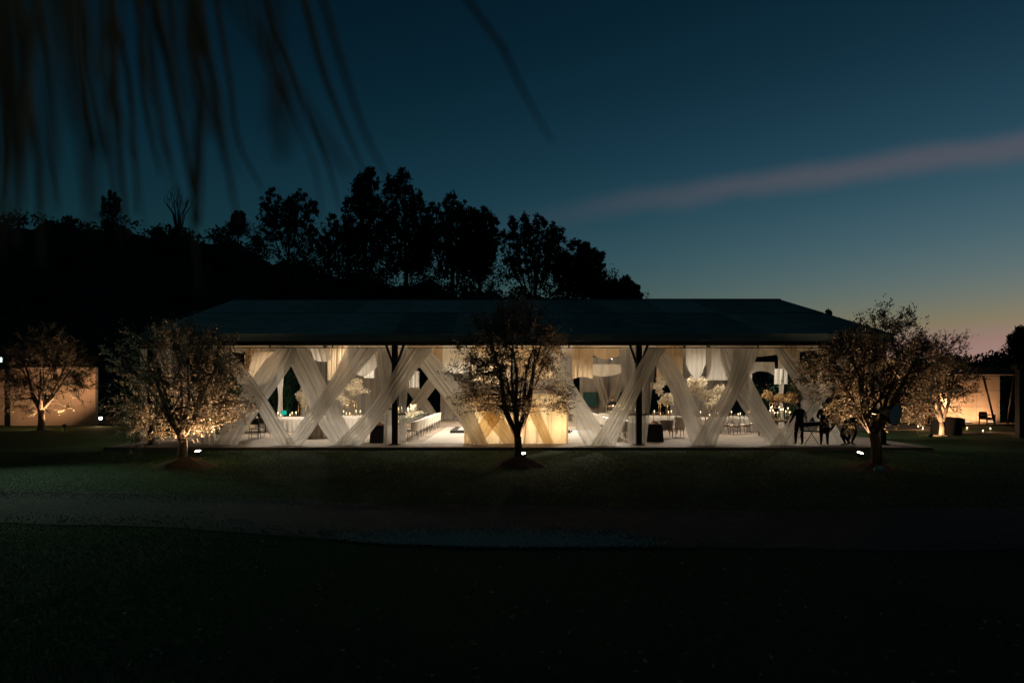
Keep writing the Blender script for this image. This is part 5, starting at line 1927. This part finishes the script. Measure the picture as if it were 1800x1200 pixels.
# ================================================================== palm thatch fringe of the eave over the photographer
M['thatch'] = mat('dry_palm_leaf', (.42, .29, .16), .9, .35, 30, stretch=(1, 1, .1))
M['thatch_pale'] = mat('pale_dry_palm_leaf', (.50, .40, .28), .9, .3, 30, stretch=(1, 1, .1))
eave = thing('thatch_eave', 'blurred dry palm-leaf fringe hanging in at the upper left', 'thatch', (0, 1.0, 3.3))
EO = Vector(eave.location)
MB().tube([(-2.0, 0, .42), (1.0, .05, .42)], .05, 8).build('eave_pole', M['thatch'], eave)
strands = [
    # polyline in the picture, distance, radius, pale?
    ([(8, 0), (20, 180), (22, 300), (30, 440)], .80, .0050, 0), ([(36, 0), (52, 150), (66, 300), (72, 470)], .90, .0055, 0), ([(24, 40), (34, 200), (18, 420)], .50, .0040, 1),
    ([(66, 0), (80, 120), (92, 260), (104, 370)], 1.1, .0050, 0), ([(112, 0), (128, 150), (145, 260), (158, 400)], .50, .0042, 0), ([(150, 0), (166, 60), (178, 140)], .55, .0026, 1),
    ([(196, 0), (202, 140), (212, 290), (226, 420)], 1.15, .0075, 0), ([(205, 40), (228, 150), (236, 270), (240, 380)], 1.2, .0050, 0), ([(245, 0), (250, 140), (264, 230), (282, 310)], 1.2, .0055, 0),
    ([(270, 0), (296, 110), (322, 240), (348, 395)], 1.1, .0080, 0), ([(334, 0), (346, 130), (352, 260), (350, 400)], .85, .0060, 0), ([(346, 10), (372, 130), (396, 270), (420, 400)], .95, .0060, 0),
    ([(380, 0), (402, 130), (420, 250), (462, 335)], 1.3, .0050, 0), ([(466, 0), (500, 90), (545, 210), (580, 300), (597, 372)], 1.35, .0045, 0), ([(535, 0), (566, 120), (600, 210), (640, 302)], 1.2, .0060, 0),
    ([(568, 0), (600, 110), (640, 230), (682, 315)], .95, .0042, 0), ([(822, 0), (880, 80), (925, 170), (972, 252)], .95, .0034, 0), ([(52, 120), (44, 250), (38, 380)], .7, .0045, 1),
    ([(300, 0), (330, 90), (345, 200)], .45, .0035, 0), ([(-10, 0), (4, 200), (0, 460)], .7, .0060, 0), ([(85, 0), (88, 220), (80, 380)], .40, .0035, 1), ([(480, 0), (485, 90), (470, 240)], .40, .0032, 0),
    ([(345, 260), (340, 400), (352, 520)], 1.0, .0040, 0), ([(410, 0), (450, 60), (520, 160)], .42, .0026, 0), ([(130, 0), (165, 200), (160, 420)], .42, .0034, 1),
]
rs_ = random.Random(17)
for k in range(20):                                # finer strands between the broad ones
    x0 = rs_.uniform(-15, 470)
    ln = rs_.uniform(220, 430)
    sl_ = rs_.uniform(-.05, .06) + .22 * x0 / 470
    strands.append(([(x0, 0), (x0 + sl_ * ln * .4, ln * .4), (x0 + sl_ * ln + rs_.uniform(-6, 6), ln * .75), (x0 + sl_ * ln * 1.25 + rs_.uniform(-10, 12), ln)], rs_.uniform(.95, 1.4), rs_.uniform(.0018, .0034), rs_.random() < .3))
for k, (pl, D, rd, pale) in enumerate(strands):
    P = [W(px, py, D + .02 * i) - EO for i, (px, py) in enumerate(pl)]
    dv = (P[0] - P[1]).normalized()
    up_ = P[0] + dv * max(.05, (.42 - P[0].z) / max(dv.z, .3))
    Q_ = [up_] + P
    # smooth the strand
    S = []
    for i in range(len(Q_) - 1):
        p0, p1, p2, p3 = Q_[max(i - 1, 0)], Q_[i], Q_[i + 1], Q_[min(i + 2, len(Q_) - 1)]
        for f in (0, .25, .5, .75):
            S.append(.5 * ((2 * p1) + (p2 - p0) * f + (2 * p0 - 5 * p1 + 4 * p2 - p3) * f * f + (3 * p1 - p0 - 3 * p2 + p3) * f ** 3))
    S.append(Q_[-1])
    n = len(S)
    MB().tube(S, [1.05 * rd * (1 - .75 * (i / (n - 1)) ** 2.2) for i in range(n)], 6).build('palm_strand', M['thatch_pale' if pale else 'thatch'], eave)
